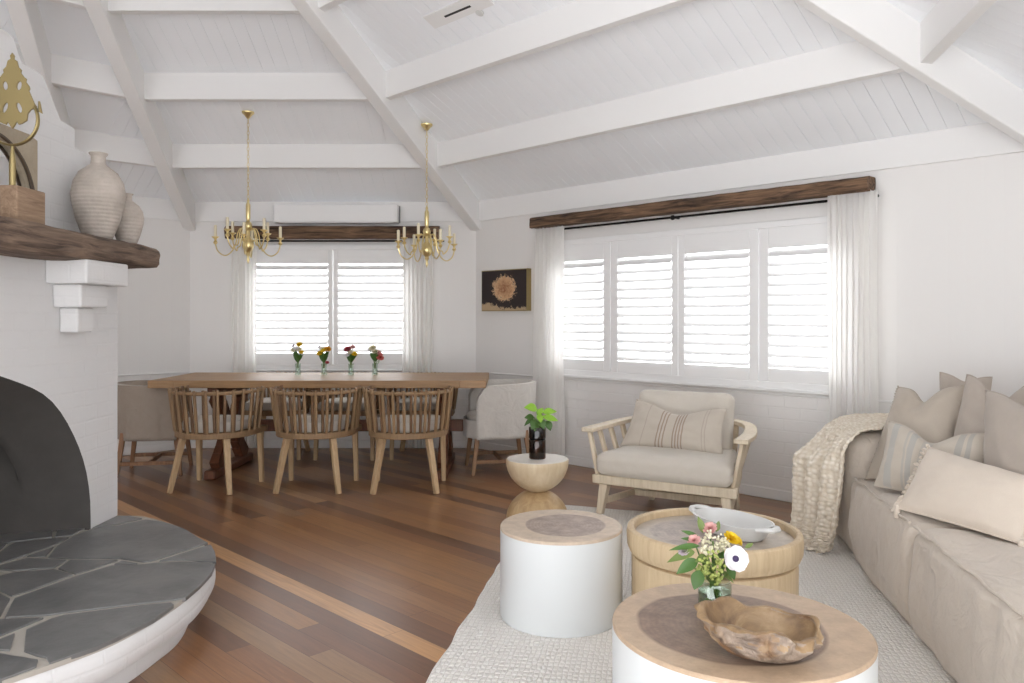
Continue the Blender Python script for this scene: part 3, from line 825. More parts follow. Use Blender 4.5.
# ------------------------------------------------------------------ barrel spindle chairs
def barrel_chair():
    c = thing('dining_chair', '', 'chair')
    rs, rt = .285, .325
    def upath(r, yf, n=40):
        # horseshoe: left front -> back -> right front ; back at -y
        pts = []
        straight = yf
        for i in range(n+1):
            t = i/n; L1 = straight; Lc = PI*r; tot = 2*L1+Lc; s_ = t*tot
            if s_ < L1: pts.append((-r, L1-s_))
            elif s_ > L1+Lc: pts.append((r, s_-L1-Lc))
            else:
                a = PI+(s_-L1)/r; pts.append((r*math.cos(a), r*math.sin(a)))
        return pts
    seat = [(x, y) for x, y in upath(rs, .20, 36)]
    # curved band seat frame
    P = []; ou = upath(rs+.016, .235, 48); inn = upath(rs-.02, .235, 48); n = len(ou)
    for (q, z) in ((ou, .405), (ou, .45), (inn, .45), (inn, .405)): P += [(x, y, z) for x, y in q]
    fs = []
    for k_ in range(4):
        for i in range(n-1): a = k_*n; d = ((k_+1) % 4)*n; fs.append((a+i, a+i+1, d+i+1, d+i))
    fs += [(0, n, 2*n, 3*n), (n-1, 2*n-1, 3*n-1, 4*n-1)]
    b = MB().add(P, fs).box(-rs-.016, .205, .405, rs+.016, .245, .45); b.build('seat_frame', M['chairw'], c, bevel=.005)
    pl = upath(rs-.02, .21, 36); MB().prism(pl, .415, .44).build('seat_board', M['chairw2'], c, smooth=False)
    cu = upath(rs-.035, .19, 36); cc = Vector((0, -.02))
    prof = [(.86, .446), (.97, .452), (1., .475), (1., .50), (.96, .522), (.85, .535), (.5, .541)]
    P = []; m = len(cu)
    for (k_, z) in prof: P += [(x*k_, (y+.02)*k_-.02, z) for x, y in cu]
    fs = [(j*m+i, j*m+(i+1) % m, (j+1)*m+(i+1) % m, (j+1)*m+i) for j in range(len(prof)-1) for i in range(m)]
    fs += [tuple(range(m)), tuple((len(prof)-1)*m+i for i in range(m))]
    MB().add(P, fs).build('seat_cushion', M['seatpad'], c)
    rp = upath(rt, .13, 48); bot = upath(rs, .13, 48)
    MB().tube([(x, y, .745) for x, y in rp], .014, 8).build('top_rail', M['chairw'], c)
    N = 31
    for i in range(N):
        j = int(round(i*(48)/(N-1))); x0, y0 = bot[j]; x1, y1 = rp[j]
        t_ = Vector((y1, -x1, 0)).normalized()*(.012 if i % 2 else -.012)
        k_ = (1.045 if i % 2 else .955)
        MB().tube([(x0*k_, y0*k_, .445), ((x0*.55+x1*.45)*k_, (y0*.55+y1*.45)*k_, .59), (x1*k_, y1*k_, .768)], [.011, .0125, .0105], 6).build('spindle', M['chairw'] if i % 2 else M['chairw2'], c)
    for sx in (-1, 1):
        MB().bar((sx*.17, -.185, .41), (sx*.235, -.262, 0), .048, .042, .036, .034).build('leg', M['oak'], c, bevel=.005)
        MB().bar((sx*.255, .20, .41), (sx*.262, .222, 0), .042, .046, .034, .034).build('leg', M['oak'], c, bevel=.005)
    return c
ch = barrel_chair()
spots = [(-2.275, 6.09, math.radians(-7), 'slatted barrel chair nearest the fireplace on the near side of the table', 0),
         (-1.51, 6.10, math.radians(-1), 'middle slatted barrel chair on the near side of the table', 0),
         (-.80, 6.09, math.radians(2), 'slatted barrel chair at the right end of the near row', 0),
         (-2.22, 7.45, PI+.03, 'slatted barrel chair across the table, closest to the left window curtain', 0),
         (-1.53, 7.44, PI-.02, 'middle slatted barrel chair on the window side of the table', 0),
         (-.84, 7.45, PI, 'slatted barrel chair on the window side, closest to the room corner', 0)]
for i, (x, y, a, lab, _) in enumerate(spots):
    o = ch if i == 0 else copy_tree(ch)
    o.location = (x, y, 0); o.rotation_euler = (0, 0, a); o['label'] = lab; o['group'] = 'slatted barrel chairs at the dining table'

# slipcovered tub chairs at the ends
def tub_chair(mat, legm):
    c = thing('slipcovered_chair', '', 'chair')
    rx, ry = .285, .28
    amax = math.radians(118)
    def sec(t, z, off=0., fold=0.):
        fl_ = .97+.11*(z-.30)/.45
        w = fold*(math.sin(t*46)*.5+noise.noise(Vector((t*9, z*4, 2.)))*1.2)
        rr = (rx+off+w)*fl_; st_ = .24; Lc = PI*rx; s_ = t*(2*st_+Lc)
        if s_ < st_: return Vector((-rr, st_-s_-.02, z))
        if s_ > st_+Lc: return Vector((rr, s_-st_-Lc-.02, z))
        a = PI+(s_-st_)/rx; return Vector((rr*math.cos(a), rr*math.sin(a)-.02, z))
    def tz(t):
        e = abs(2*t-1); return .755-.02*e**2-.12*max(0, (e-.86)/.14)**2
    b = MB()
    def shell(u, v):
        # v 0: outer bottom .. .5 top .. 1 inner seat level
        top = tz(u)
        if v < .5: k_ = v/.5; z = .30+(top-.30)*k_; return sec(u, z, 0, .010*(1-k_)**1.2)
        k_ = (v-.5)/.5; z = top-(top-.42)*k_; off = -.055 if k_ > .12 else -.055*(k_/.12)
        p = sec(u, z, off)
        if k_ <= .12: p.z = top+.004*math.sin(PI*k_/.12)
        return p
    b.grid(shell, 64, 32)
    b.build('slipcover_back', mat, c, solid=.006)
    # seat skirt and cushion
    def skirt(u, v):
        # front half skirt: from left arm front to right arm front
        a0 = -PI/2+amax; a1 = -PI/2-amax+2*PI; a = a0+(a1-a0)*u
        z = .30+.15*v; w = .008*(1-v)*math.sin(u*30)
        e = 2.6; ca, sa = math.cos(a), math.sin(a)
        r = 1/((abs(ca)**e+abs(sa)**e)**(1/e))
        return Vector(((rx+w)*ca*min(r, 1.12), (ry+.01+w)*sa*r, z))
    b = MB().grid(skirt, 40, 8); b.build('front_skirt', mat, c, solid=.006)
    P = []; m = 40; prof = [(.90, .36), (.93, .44), (.95, .465), (.92, .485), (.8, .497), (.4, .502)]
    for (k_, z) in prof:
        for i in range(m):
            a = 2*PI*i/m; ca, sa = math.cos(a), math.sin(a); r = 1/((abs(ca)**2.6+abs(sa)**2.6)**(1/2.6)) if sa > 0 else 1
            P.append(((rx-.04 if sa < 0 else rx)*k_*ca*min(r, 1.1), (ry-.04 if sa < 0 else ry)*k_*sa*r, z))
    fs = [(j*m+i, j*m+(i+1) % m, (j+1)*m+(i+1) % m, (j+1)*m+i) for j in range(len(prof)-1) for i in range(m)]+[tuple(range(m)), tuple((len(prof)-1)*m+i for i in range(m))]
    MB().add(P, fs).build('seat_cushion', M['seatpad'], c)
    MB().box(-.2, -.2, .31, .2, .2, .36).build('seat_frame', legm, c, bevel=.01)
    ft = {}
    for sx in (-1, 1):
        for sy in (-1, 1):
            ft[sx, sy] = ((sx*.20, sy*.20, .36), (sx*.235, sy*.245, 0))
            MB().bar(*ft[sx, sy], .042, .042, .028, .028).build('leg', legm, c, bevel=.004)
    def pt(sx, sy, z): a, e = Vector(ft[sx, sy][0]), Vector(ft[sx, sy][1]); return a+(e-a)*(1-z/.36)
    for sx in (-1, 1): MB().bar(pt(sx, -1, .11), pt(sx, 1, .11), .022, .03).build('side_stretcher', legm, c, bevel=.003)
    MB().bar((pt(-1, -1, .11)+pt(-1, 1, .11))/2, (pt(1, -1, .11)+pt(1, 1, .11))/2, .022, .03).build('cross_stretcher', legm, c, bevel=.003)
    return c
legm1 = wood('tub_leg_wood', '6e4a33', '9b7350', 1., .5); legm2 = wood('tub_leg_wood_pale', '74553c', 'a07c5b', 1., .5)
c1 = tub_chair(M['linen_shaded'], legm1); c1.location = (-3.02, 6.69, 0); c1.rotation_euler = (0, 0, -PI/2+math.radians(12)); tag(c1, 'slipcovered tub chair in shade-toned linen at the table end beside the fireplace', 'chair', 'slipcovered tub chairs at the table ends')
c2 = tub_chair(M['linen_grey'], legm2); c2.location = (-.12, 6.78, 0); c2.rotation_euler = (0, 0, PI/2+math.radians(10)); tag(c2, 'pale grey slipcovered tub chair at the table end under the flower print', 'chair', 'slipcovered tub chairs at the table ends')

# ------------------------------------------------------------------ chandeliers
def chandelier():
    c = thing('chandelier', '', 'chandelier')   # origin at ceiling canopy, hangs down
    MB().lathe([(0, 0), (.052, 0), (.05, -.012), (.03, -.03), (.016, -.05), (.008, -.058), (0, -.058)], 24).build('canopy', M['brass'], c)
    b = MB(); z = -.062; i = 0
    while z > -.735:
        P = []
        for k_ in range(10):
            a = 2*PI*k_/10; x = .0085*math.cos(a); zz = .02*math.sin(a)
            P.append((x, 0, z-.016+zz) if i % 2 else (0, x, z-.016+zz))
        b.tube(P, .0022, 5, closed=True); z -= .0335; i += 1
    b.build('chain', M['brass'], c)
    MB().lathe([(0, -.735), (.006, -.735), (.012, -.75), (.009, -.765), (.019, -.785), (.019, -.90), (.012, -.92), (.026, -.935), (.034, -.96), (.030, -.985), (.016, -1.0), (.016, -1.05), (.030, -1.075), (.045, -1.105), (.047, -1.135), (.036, -1.165), (.016, -1.185), (.02, -1.2), (.008, -1.225), (.012, -1.25), (.004, -1.275), (0, -1.285)], 24).build('column', M['brass'], c)
    for k_ in range(8):
        a = 2*PI*k_/8+.2; up = k_ % 2; Rr = .262 if not up else .205; dz = .05 if up else 0
        ca, sa = math.cos(a), math.sin(a)
        prof = [(.02, -1.0), (.06, -.985), (.085, -1.03), (.10, -1.12), (.14, -1.19+dz), (.19*Rr/.262+.0, -1.215+dz), (Rr-.02, -1.18+dz), (Rr, -1.12+dz), (Rr, -1.10+dz)]
        pts = dense([(p[0], p[1]) for p in prof], 4)
        arm = MB().tube([(r*ca, r*sa, z) for r, z in pts], .0055, 6).build('arm', M['brass'], c)
        MB().lathe([(0, -1.125+dz), (.012, -1.12+dz), (.018, -1.105+dz), (.008, -1.09+dz), (.012, -1.075+dz), (.03, -1.062+dz), (.031, -1.058+dz), (.012, -1.058+dz), (0, -1.058+dz)], 14, (Rr*ca, Rr*sa, 0)).build('drip_cup', M['brass'], arm)
        q = MB().lathe([(0, -1.058+dz), (.0125, -1.058+dz), (.0125, -.965+dz), (.006, -.96+dz), (0, -.96+dz)], 12, (Rr*ca, Rr*sa, 0)).build('candle_sleeve', M['candle'], arm)
    return c
cd = chandelier()
cd.location = (-2.228, 6.67, 3.040); cd['label'] = 'brass candle chandelier hanging over the fireplace end of the table'; cd['group'] = 'brass chandeliers over the dining table'
cd2 = copy_tree(cd); cd2.location = (-.728, 6.75, 2.955); cd2['label'] = 'brass candle chandelier hanging over the right end of the table'; cd2.rotation_euler = (0, 0, .35)
cd2.scale = (1, 1, .955)

# ------------------------------------------------------------------ plants and flowers
GR = simple('leaf_green', '476b2a', .45, 0, .35); GL = simple('leaf_lime', '8fbf3a', .4, 0, .25); GD = simple('stem_green', '5c7a3c', .6); GO = simple('leaf_olive', '6d8040', .5, 0, .3)
PET = {k_: simple('petal_'+k_, h_, .6, 0, .12) for k_, h_ in dict(white='f1eef0', yellow='e5c21c', pink='d8a5a0', red='a03440', coral='cf6a62', lilac='c9b9c4', cream='e2dcc0', orange='d69a1e', violet='3a2b55', chartreuse='a9b563').items()}
def leaf_mb(b, base, d, L, W, droop=.25, up=(0,-.75,.66), curl=.15):
    d = Vector(d).normalized(); up = Vector(up); s_ = d.cross(up)
    if s_.length < .1: s_ = Vector((1, 0, 0))
    s_.normalize(); n_ = s_.cross(d).normalized(); base = Vector(base)
    def fn(u, v):
        w = W*math.sin(PI*min(v*1.02, 1))**.8*(1-.25*v); x = (u-.5)*w
        return base+d*L*v+s_*x+n_*(-droop*L*v*v+abs(u-.5)*w*curl*1.4)
    b.grid(fn, 4, 8)
def bloom(kind, c, r, d, par):
    c = Vector(c); d = Vector(d).normalized(); q = d.to_track_quat('Z', 'Y').to_matrix().to_4x4(); Mx = T(*c) @ q
    b = MB()
    if kind == 'anemone':
        for ring_, (nn, rr, tilt) in enumerate(((5, r, .25), (5, r*.9, .5))):
            for i in range(nn):
                a = 2*PI*(i+.5*ring_)/nn
                def fn(u, v, a=a, rr=rr, tilt=tilt):
                    w = rr*1.15*math.sin(PI*(.12+.80*v))**.6; x = (u-.5)*w
                    p = Vector((rr*(.1+.9*v), x, rr*tilt*v*v+abs(u-.5)*.1*rr)); return Mx @ (R(a) @ p)
                b.grid(fn, 4, 5)
        o = b.build('bloom', PET['white'], par, flip=False)
        MB().sphere((0, 0, .006), r*.26).xf(Mx).build('bloom_center', PET['violet'], o)
        return
    if kind.startswith('daisy'):
        for i in range(13):
            a = 2*PI*i/13
            def fn(u, v, a=a):
                p = Vector((r*(.15+.85*v), (u-.5)*r*.5*math.sin(PI*(.15+.75*v)), r*.18*v)); return Mx @ (R(a) @ p)
            b.grid(fn, 2, 3)
        o = b.build('bloom', PET[kind.split('_')[1]], par, flip=False)
        MB().sphere((0, 0, .002), r*.3, 8, 4).xf(Mx).build('bloom_center', PET['orange'], o); return
    # pom: layered petals
    for ly in range(4):
        for i in range(8):
            a = 2*PI*(i+.5*ly)/8; tl = .25+.35*ly; rr = r*(1-.16*ly)
            def fn(u, v, a=a, tl=tl, rr=rr):
                w = rr*.8*math.sin(PI*(.15+.7*v)); p = Vector((rr*v*math.cos(tl), (u-.5)*w, rr*v*math.sin(tl))); return Mx @ (R(a) @ p)
            b.grid(fn, 2, 3)
    b.build('bloom', PET[kind], par, flip=False)
def cluster(c, r, n, pr_, mat, par, seed):
    rnd = random.Random(seed); b = MB()
    for i in range(n):
        v = Vector((rnd.gauss(0, 1), rnd.gauss(0, 1), rnd.gauss(0, .8))).normalized()*r*rnd.uniform(.55, 1)
        b.sphere(Vector(c)+v, pr_*rnd.uniform(.7, 1.2), 6, 4)
    b.build('blossom_cluster', mat, par)['kind'] = 'stuff'
# small table vases
defs = [(298, 'glass bud vase with white and yellow flowers, leftmost on the dining table', 'white and yellow bud vase bouquet, leftmost on the dining table', [('yellow', (.012, 0, .255), .022), ('cream', (-.03, 0, .21), .026), ('lilac', (-.04, .0, .245), .014), ('yellow', (.03, -.01, .19), .018), ('white', (-.012, -.02, .225), .02), ('cream', (.015, -.02, .215), .02)]),
        (324, 'glass bud vase holding mostly yellow flowers, second from left', 'mostly yellow bouquet with an orange bloom, second from left on the table', [('yellow', (-.03, -.01, .18), .025), ('orange', (.03, 0, .215), .026), ('cream', (-.015, 0, .22), .018), ('white', (-.04, .0, .235), .014), ('yellow', (.0, -.02, .205), .018), ('red', (.032, -.02, .10), .014)]),
        (351, 'glass bud vase with dark red and yellow flowers, third from left', 'bouquet with a dark red bloom beside yellow, third from left', [('red', (-.025, -.01, .215), .028), ('pink', (.015, 0, .235), .02), ('yellow', (.03, -.01, .175), .022), ('white', (-.03, -.01, .165), .022), ('cream', (.0, -.02, .19), .02)]),
        (375, 'glass bud vase with cream and coral flowers, rightmost of the four', 'cream and coral bouquet, rightmost of the four on the table', [('coral', (.045, -.01, .14), .027), ('cream', (-.02, 0, .225), .028), ('pink', (.03, 0, .185), .022), ('cream', (.0, -.01, .195), .022), ('lilac', (-.045, 0, .215), .014), ('coral', (.05, -.01, .17), .016)])]
for i, (u, lv, lb, bl) in enumerate(defs):
    p = (( u-U0)/F*6.93, 6.93, .8005)
    v = thing('bud_vase', lv, 'vase', p, 0, 'bud vases on the dining table')
    MB().lathe([(0, 0), (.026, 0), (.028, .004), (.024, .03), (.021, .06), (.024, .095), (.027, .10), (.0255, .10), (.0225, .094), (.019, .06), (.022, .03), (.024, .008), (0, .007)], 20).build('glass_body', M['vaseglass'], v)
    f = thing('flower_bouquet', lb, 'flowers', (p[0], p[1], p[2]+.008), 0, 'small bouquets on the dining table')
    rnd = random.Random(i+3)
    for (kd, c_, r_) in bl:
        r_ = r_*1.35
        s_ = MB().tube([(c_[0]*.1+rnd.uniform(-.008, .008), rnd.uniform(-.008, .008), .002), (c_[0]*.12, c_[1]*.3, .09), (c_[0]*.7, c_[1]*.8, max(c_[2]-.05, .095)), c_], .0022, 5).build('stem', GD, f)
        bloom(kd, c_, r_, (c_[0]*6, -.5, .6), f)
    b = MB()
    for k_ in range(18):
        a = rnd.uniform(0, 2*PI); leaf_mb(b, (0, 0, .095+rnd.uniform(0, .05)), (math.cos(a), math.sin(a), 1.5), .075, .026)
    b.build('foliage', GR, f, flip=False)

# ------------------------------------------------------------------ rug
e1 = Vector((.182, .983)); e2 = Vector((.983, -.182))
rug = [(.183, 5.50), (1.0, 5.21), (2.15, 4.80), (1.3, .4), (-.74, .4)]
def rugp():
    pts = []
    R_ = [Vector(p) for p in rug]
    for i in range(len(R_)):
        a, b_ = R_[i], R_[(i+1) % len(R_)]; L_ = (b_-a).length; n_ = max(int(L_/.04), 1)
        for k_ in range(n_):
            p = a+(b_-a)*k_/n_; w = noise.noise(Vector((p.x*5, p.y*5, 1.)))*.014; pts.append((p.x+w, p.y+w*.5))
    return pts
pp = rugp(); ar = sum(pp[i][0]*pp[(i+1) % len(pp)][1]-pp[(i+1) % len(pp)][0]*pp[i][1] for i in range(len(pp)))
if ar < 0: pp.reverse()
o = MB().prism(pp, .001, .016).build('area_rug', M['rug'], smooth=False, bevel=.006); tag(o, 'large pale textured wool rug under the coffee tables', 'rug')
RZ = .0165

# ------------------------------------------------------------------ stump tables
def stump(name, loc, Rr, h, lab, heart, cx, cy_, wobk, sd, sy=1., cols=('c2a98f', '826c5d')):
    t = thing(name, lab, 'table', loc)
    wob = lambda a, i: 1+wobk*(math.sin(a*2+sd)+.6*math.sin(a*3+sd*2)+.3*math.sin(a*5+sd))
    MB().lathe([(0, 0), (Rr*.985, 0), (Rr, .006), (Rr, h-.012), (0, h-.012)], 96, wob=wob, sy=sy).build('trunk', M['stumpside'], t)
    MB().lathe([(0, h-.0118), (Rr, h-.0118), (Rr, h-.004), (Rr-.004, h), (0, h)], 96, wob=wob, sy=sy).build('wood_top', stump_top('stump_top_'+str(int(sd)), Rr, cx, cy_, heart, *cols), t)
    return t
stump('stump_table', (.212, 3.44, RZ), .263, .40-RZ, 'small white-sided tree stump table beside the pedestal table', .172, .025, .0, .008, 1., 1.06, ('d0bda8', '9c8b80'))
stump('stump_table', (.648, 2.265, RZ), .362, .42-RZ, 'big white-sided tree stump table with the root bowl on top', .255, -.02, .0, .012, 4.)
# round wooden drum table
dr = thing('drum_table', 'round pale wooden drum coffee table with a recessed top', 'table', (.855, 3.36, RZ))
hd = .41-RZ
dm = wood('drum_wood', 'bba281', 'd8c4a2', .8, .55)
MB().lathe([(0, 0), (.335, 0), (.342, .01), (.343, hd-.13), (.34, hd-.118), (.325, hd-.112), (0, hd-.112)], 72).build('base', dm, dr)
MB().lathe([(0, hd-.111), (.33, hd-.111), (.352, hd-.10), (.362, hd-.075), (.364, hd-.03), (.36, hd-.006), (.352, hd), (.338, hd), (.332, hd-.006), (.33, hd-.034), (0, hd-.034)], 72).build('rim', dm, dr)
MB().lathe([(0, hd-.0338), (.328, hd-.0338), (.328, hd-.031), (0, hd-.031)], 64).build('tray_top', stump_top('drum_top', .33, -.03, .02, .22, 'c0b4a6', 'a4978e'), dr)
# serving dish
ds_ = thing('serving_dish', 'white oval ceramic serving dish with end handles', 'dish', (.940, 3.37, .41-.031+.001), math.radians(-60))
def oval(a, bb, n_, z, e=2.6):
    o_ = []
    for i in range(n_):
        t = 2*PI*i/n_; ct, st_ = math.cos(t), math.sin(t); r = 1/((abs(ct/a)**e+abs(st_/bb)**e)**(1/e)); o_.append((r*ct, r*st_, z))
    return o_
ls = [(.13, .06, 0.), (.15, .078, .004), (.172, .10, .035), (.187, .114, .062), (.19, .117, .068), (.184, .111, .069), (.178, .106, .062), (.16, .09, .033), (.13, .066, .012), (.05, .02, .010)]
P = []; 
for a, bb, z in ls: P += oval(a, bb, 40, z)
fs = [(j*40+i, j*40+(i+1) % 40, (j+1)*40+(i+1) % 40, (j+1)*40+i) for j in range(len(ls)-1) for i in range(40)]+[tuple(range(40)), tuple((len(ls)-1)*40+i for i in range(40))]
MB().add(P, fs).build('dish_body', M['porcelain'], ds_)
for sx in (-1, 1):
    pts = [(sx*.178, -.05, .062), (sx*.205, -.04, .066), (sx*.228, -.015, .066), (sx*.228, .015, .066), (sx*.205, .04, .066), (sx*.178, .05, .062)]
    MB().tube(pts, [.012, .014, .016, .016, .014, .012], 8, flat=.7).build('handle', M['porcelain'], ds_)

# root bowl
bw = thing('root_bowl', 'rough root wood bowl on the big stump table', 'bowl', (.658, 2.05, .4205), 0)
def bshape(t):
    t = t % (2*PI); rx = .155+.012*math.sin(2*t+.5)+.006*math.sin(5*t); ry = .128+.008*math.sin(3*t)
    r = 1/math.sqrt((math.cos(t)/rx)**2+(math.sin(t)/ry)**2)
    Hh = .100+.022*math.cos(t-PI)**3+.012*math.sin(3*t+1)+.006*math.sin(7*t)-.012*max(0, math.cos(t))**2
    return r, Hh
def bsurf(inn):
    def fn(u, v):
        t = 2*PI*u; r, Hh = bshape(t); th = .016 if inn else 0
        s_ = v
        rr = (r-th*1.1)*(math.sin(s_*PI/2)**.75); z = (Hh if not inn else Hh-.0)*(1-math.cos(s_*PI/2))**(.85) 
        if inn: z = max(z*.9+.014, .014) if s_ < 1 else Hh
        x, y = rr*math.cos(t), rr*math.sin(t)
        if not inn:
            q = Vector((x*16, y*16, z*20)); k_ = .016*noise.noise(q)+.009*noise.noise(q*2.7)
            k_ *= min(1, s_*1.5); rr2 = 1+k_/max(r, .01)*1.3; x *= rr2; y *= rr2; z += .006*noise.noise(q*2)*s_
            z = max(z, 0)
        return Vector((x-.012*s_*s_, y, z))
    return fn
fo, fi = bsurf(False), bsurf(True)
def full(u, v):
    u = u % 1.
    if v < .5: return fo(u, v*2)
    a, c_ = fo(u, 1.), fi(u, 1.)
    if v < .56: k_ = (v-.5)/.06; return a.lerp(c_, k_)+Vector((0, 0, .004*math.sin(PI*k_)))
    k_ = (v-.56)/.44; q = fi(u, max(1-k_, 0)); 
    if k_ < .12: q = c_.lerp(q, k_/.12) 
    return q
b = MB(); nu, nv = 96, 60; P = []; 
for j in range(nv+1):
    for i in range(nu): P.append(full(i/nu, j/nv))
fo_ = [(j*nu+i, j*nu+(i+1) % nu, (j+1)*nu+(i+1) % nu, (j+1)*nu+i) for j in range(nv) for i in range(nu)]
BO, BI = bowl_mat('root_bark', False), bowl_mat('root_inside', True)
b.add(P, fo_); ob = b.build('bowl_body', [BO, BI], bw)
for p_ in ob.data.polygons:
    c_ = p_.center; r, Hh = bshape(math.atan2(c_.y, c_.x+.008))
    if p_.normal.z > .1 and c_.z > .008: p_.material_index = 1


# jar with bouquet
jp = (.617, 2.405, .4205)
jv = thing('glass_jar', 'clear round glass jar behind the root bowl', 'jar', jp)
MB().lathe([(0, 0), (.045, 0), (.05, .005), (.05, .07), (.046, .078), (.0475, .084), (.0455, .084), (.044, .077), (.0475, .07), (.0475, .008), (0, .006)], 28).build('jar_glass', M['vaseglass'], jv)
MB().lathe([(0, .0065), (.047, .0085), (.047, .05), (0, .05)], 28).build('water', thin_glass('water', 'dfe8dc', .06), jv)
fb_ = thing('flower_bouquet', 'loose green bouquet with a white anemone in the glass jar', 'flowers', (jp[0], jp[1], jp[2]+.008))
def rel(u, v, Y): p = at(u, v, Y); return (p.x-jp[0], p.y-jp[1], p.z-jp[2]-.008)
def stem_to(p, k_=0): 
    rnd = random.Random(k_); return MB().tube([(rnd.uniform(-.02, .02), rnd.uniform(-.02, .02), .002), (p[0]*.15, p[1]*.15, .07), (p[0]*.6, p[1]*.6, max(.09, p[2]*.65)), p], .0024, 5).build('stem', GD, fb_)
pa = rel(735, 559, 2.34); stem_to(pa, 1); bloom('anemone', pa, .038, (.12, -.85, .35), fb_)
pa = rel(731, 539, 2.42); stem_to(pa, 2); bloom('yellow', pa, .027, (.3, -.5, .8), fb_)
pa = rel(737, 541, 2.45); bloom('yellow', pa, .02, (.6, -.4, .6), fb_)
for (u, v, Y, kd, r_) in ((710, 529, 2.44, 'pink', .024), (694, 541, 2.40, 'pink', .022), (684, 552, 2.38, 'lilac', .018)):
    pa = rel(u, v, Y); stem_to(pa, u); bloom(kd, pa, r_, (-.3, -.5, .8), fb_)
for (u, v, Y, r_, mt, nn) in ((712, 564, 2.35, .042, PET['chartreuse'], 70), (703, 571, 2.36, .022, PET['chartreuse'], 40), (716, 578, 2.37, .02, PET['chartreuse'], 34), (713, 541, 2.40, .042, PET['cream'], 60), (724, 548, 2.40, .03, PET['cream'], 36), (707, 550, 2.38, .02, PET['cream'], 26)):
    pa = rel(u, v, Y); cluster(pa, r_, nn, .0048, mt, fb_, u+v); stem_to(pa, u)
for (u, v, Y, d, L_, W_, mt, dr_) in ((700, 546, 2.38, (-.9, -.3, .15), .085, .022, GR, .5), (698, 560, 2.36, (-.8, -.4, -.2), .07, .042, GR, .5), (700, 570, 2.34, (-.35, -.5, -.65), .06, .045, GR, .2),
        (700, 538, 2.42, (-1, 0, .5), .06, .018, GR, .2), (703, 533, 2.44, (-.2, 0, 1), .05, .026, GO, .3), (726, 560, 2.35, (.3, -.3, -.6), .06, .035, GR, .3), (716, 556, 2.4, (.2, -.6, .3), .05, .03, GR, .4),
        (708, 558, 2.38, (-.5, -.6, .2), .055, .035, GO, .4), (698, 541, 2.41, (-1, -.2, .25), .055, .016, GR, .1), (716, 532, 2.45, (.3, 0, 1), .035, .02, GO, .3), (720, 570, 2.38, (.5, -.3, -.3), .05, .02, GO, .4), (732, 570, 2.36, (.3, -.1, -.9), .03, .016, GO, .2), (745, 548, 2.4, (.6, 0, .4), .03, .016, GO, .2), (695, 552, 2.37, (-.8, -.3, .1), .06, .035, GO, 1.2)):
    b = MB(); leaf_mb(b, rel(u, v, Y), d, L_, W_, dr_); b.build('leaf', mt, fb_, flip=False)
for k_ in range(10):
    a = k_*.63; MB().tube([(.03*math.cos(a+2), .03*math.sin(a+2), .002), (.012*math.cos(a), .012*math.sin(a), .075), (.035*math.cos(a), .035*math.sin(a), .13)], .003, 5).build('stem', GD, fb_)

# hourglass pedestal table and bottle plant
pt_ = thing('pedestal_table', 'small hourglass pedestal table of two pale wood bowls', 'side table', (.160, 4.99, RZ))
pm = wood('pedestal_wood', 'c5ae8b', 'ddcdb1', .5, .4, 'z', .05); pm2 = wood('pedestal_wood_low', '9f7f58', 'c9ae85', .5, .45, 'z', .05)
hp_ = .41-RZ; r0 = .198
prof = []
for i in range(13):
    a = i/12*PI/2; prof.append((r0*math.cos(a)*1. if i < 12 else .0, 0))
up_ = [(0, hp_/2-.002)]+[(.058, hp_/2-.002)]+[(r0*math.sin(.3+(PI/2-.3)*i/12), hp_-.006-(hp_/2-.008)*math.cos(.3+(PI/2-.3)*i/12)/math.cos(.3)) for i in range(1, 13)]+[(r0-.003, hp_), (0, hp_)]
MB().lathe(up_, 56).build('upper_bowl', pm, pt_)
lo_ = [(0, 0), (r0*.93, 0), (r0*.97, .012)]+[(r0*math.sin(PI/2-(PI/2-.3)*i/12), .012+(hp_/2-.014)*math.cos(PI/2-(PI/2-.3)*i/12)/math.cos(.3)) for i in range(1, 13)]+[(0, hp_/2-.0021)]
MB().lathe(lo_, 56).build('lower_bowl', pm2, pt_)
MB().lathe([(0, hp_+.0002), (r0-.006, hp_+.0002), (r0-.007, hp_+.0035), (0, hp_+.0035)], 56).build('top_disc', simple('pale_top', 'd9d3c9', .4, 0, .05), pt_)
bp = (.160+.0, 4.99, RZ+hp_+.0042)
bt = thing('bottle_planter', 'cut brown glass bottle planter on the pedestal table', 'planter', bp)
MB().lathe([(0, 0), (.05, 0), (.053, .006), (.053, .115), (.05, .12), (.048, .116), (.050, .11), (.050, .008), (0, .006)], 28).build('lower_bottle', M['amber'], bt)
MB().lathe([(.02, .085), (.048, .122), (.053, .128), (.053, .195), (.0515, .197), (.050, .194), (.050, .13), (.022, .092)], 28).build('upper_bottle', M['amberdk'], bt)
MB().lathe([(0, .10), (.022, .10), (.049, .132), (.049, .175), (0, .178)], 24).build('soil', simple('soil', '2c2019', .9), bt)
MB().lathe([(0, .007), (.0495, .0085), (.0495, .07), (0, .07)], 24).build('water', thin_glass('amber_water', 'a8744e', .05), bt)
pl_ = thing('leafy_plant', 'green leafy cutting growing from the brown bottle', 'plant', (bp[0], bp[1], bp[2]+.179))
sx_ = random.Random(5)
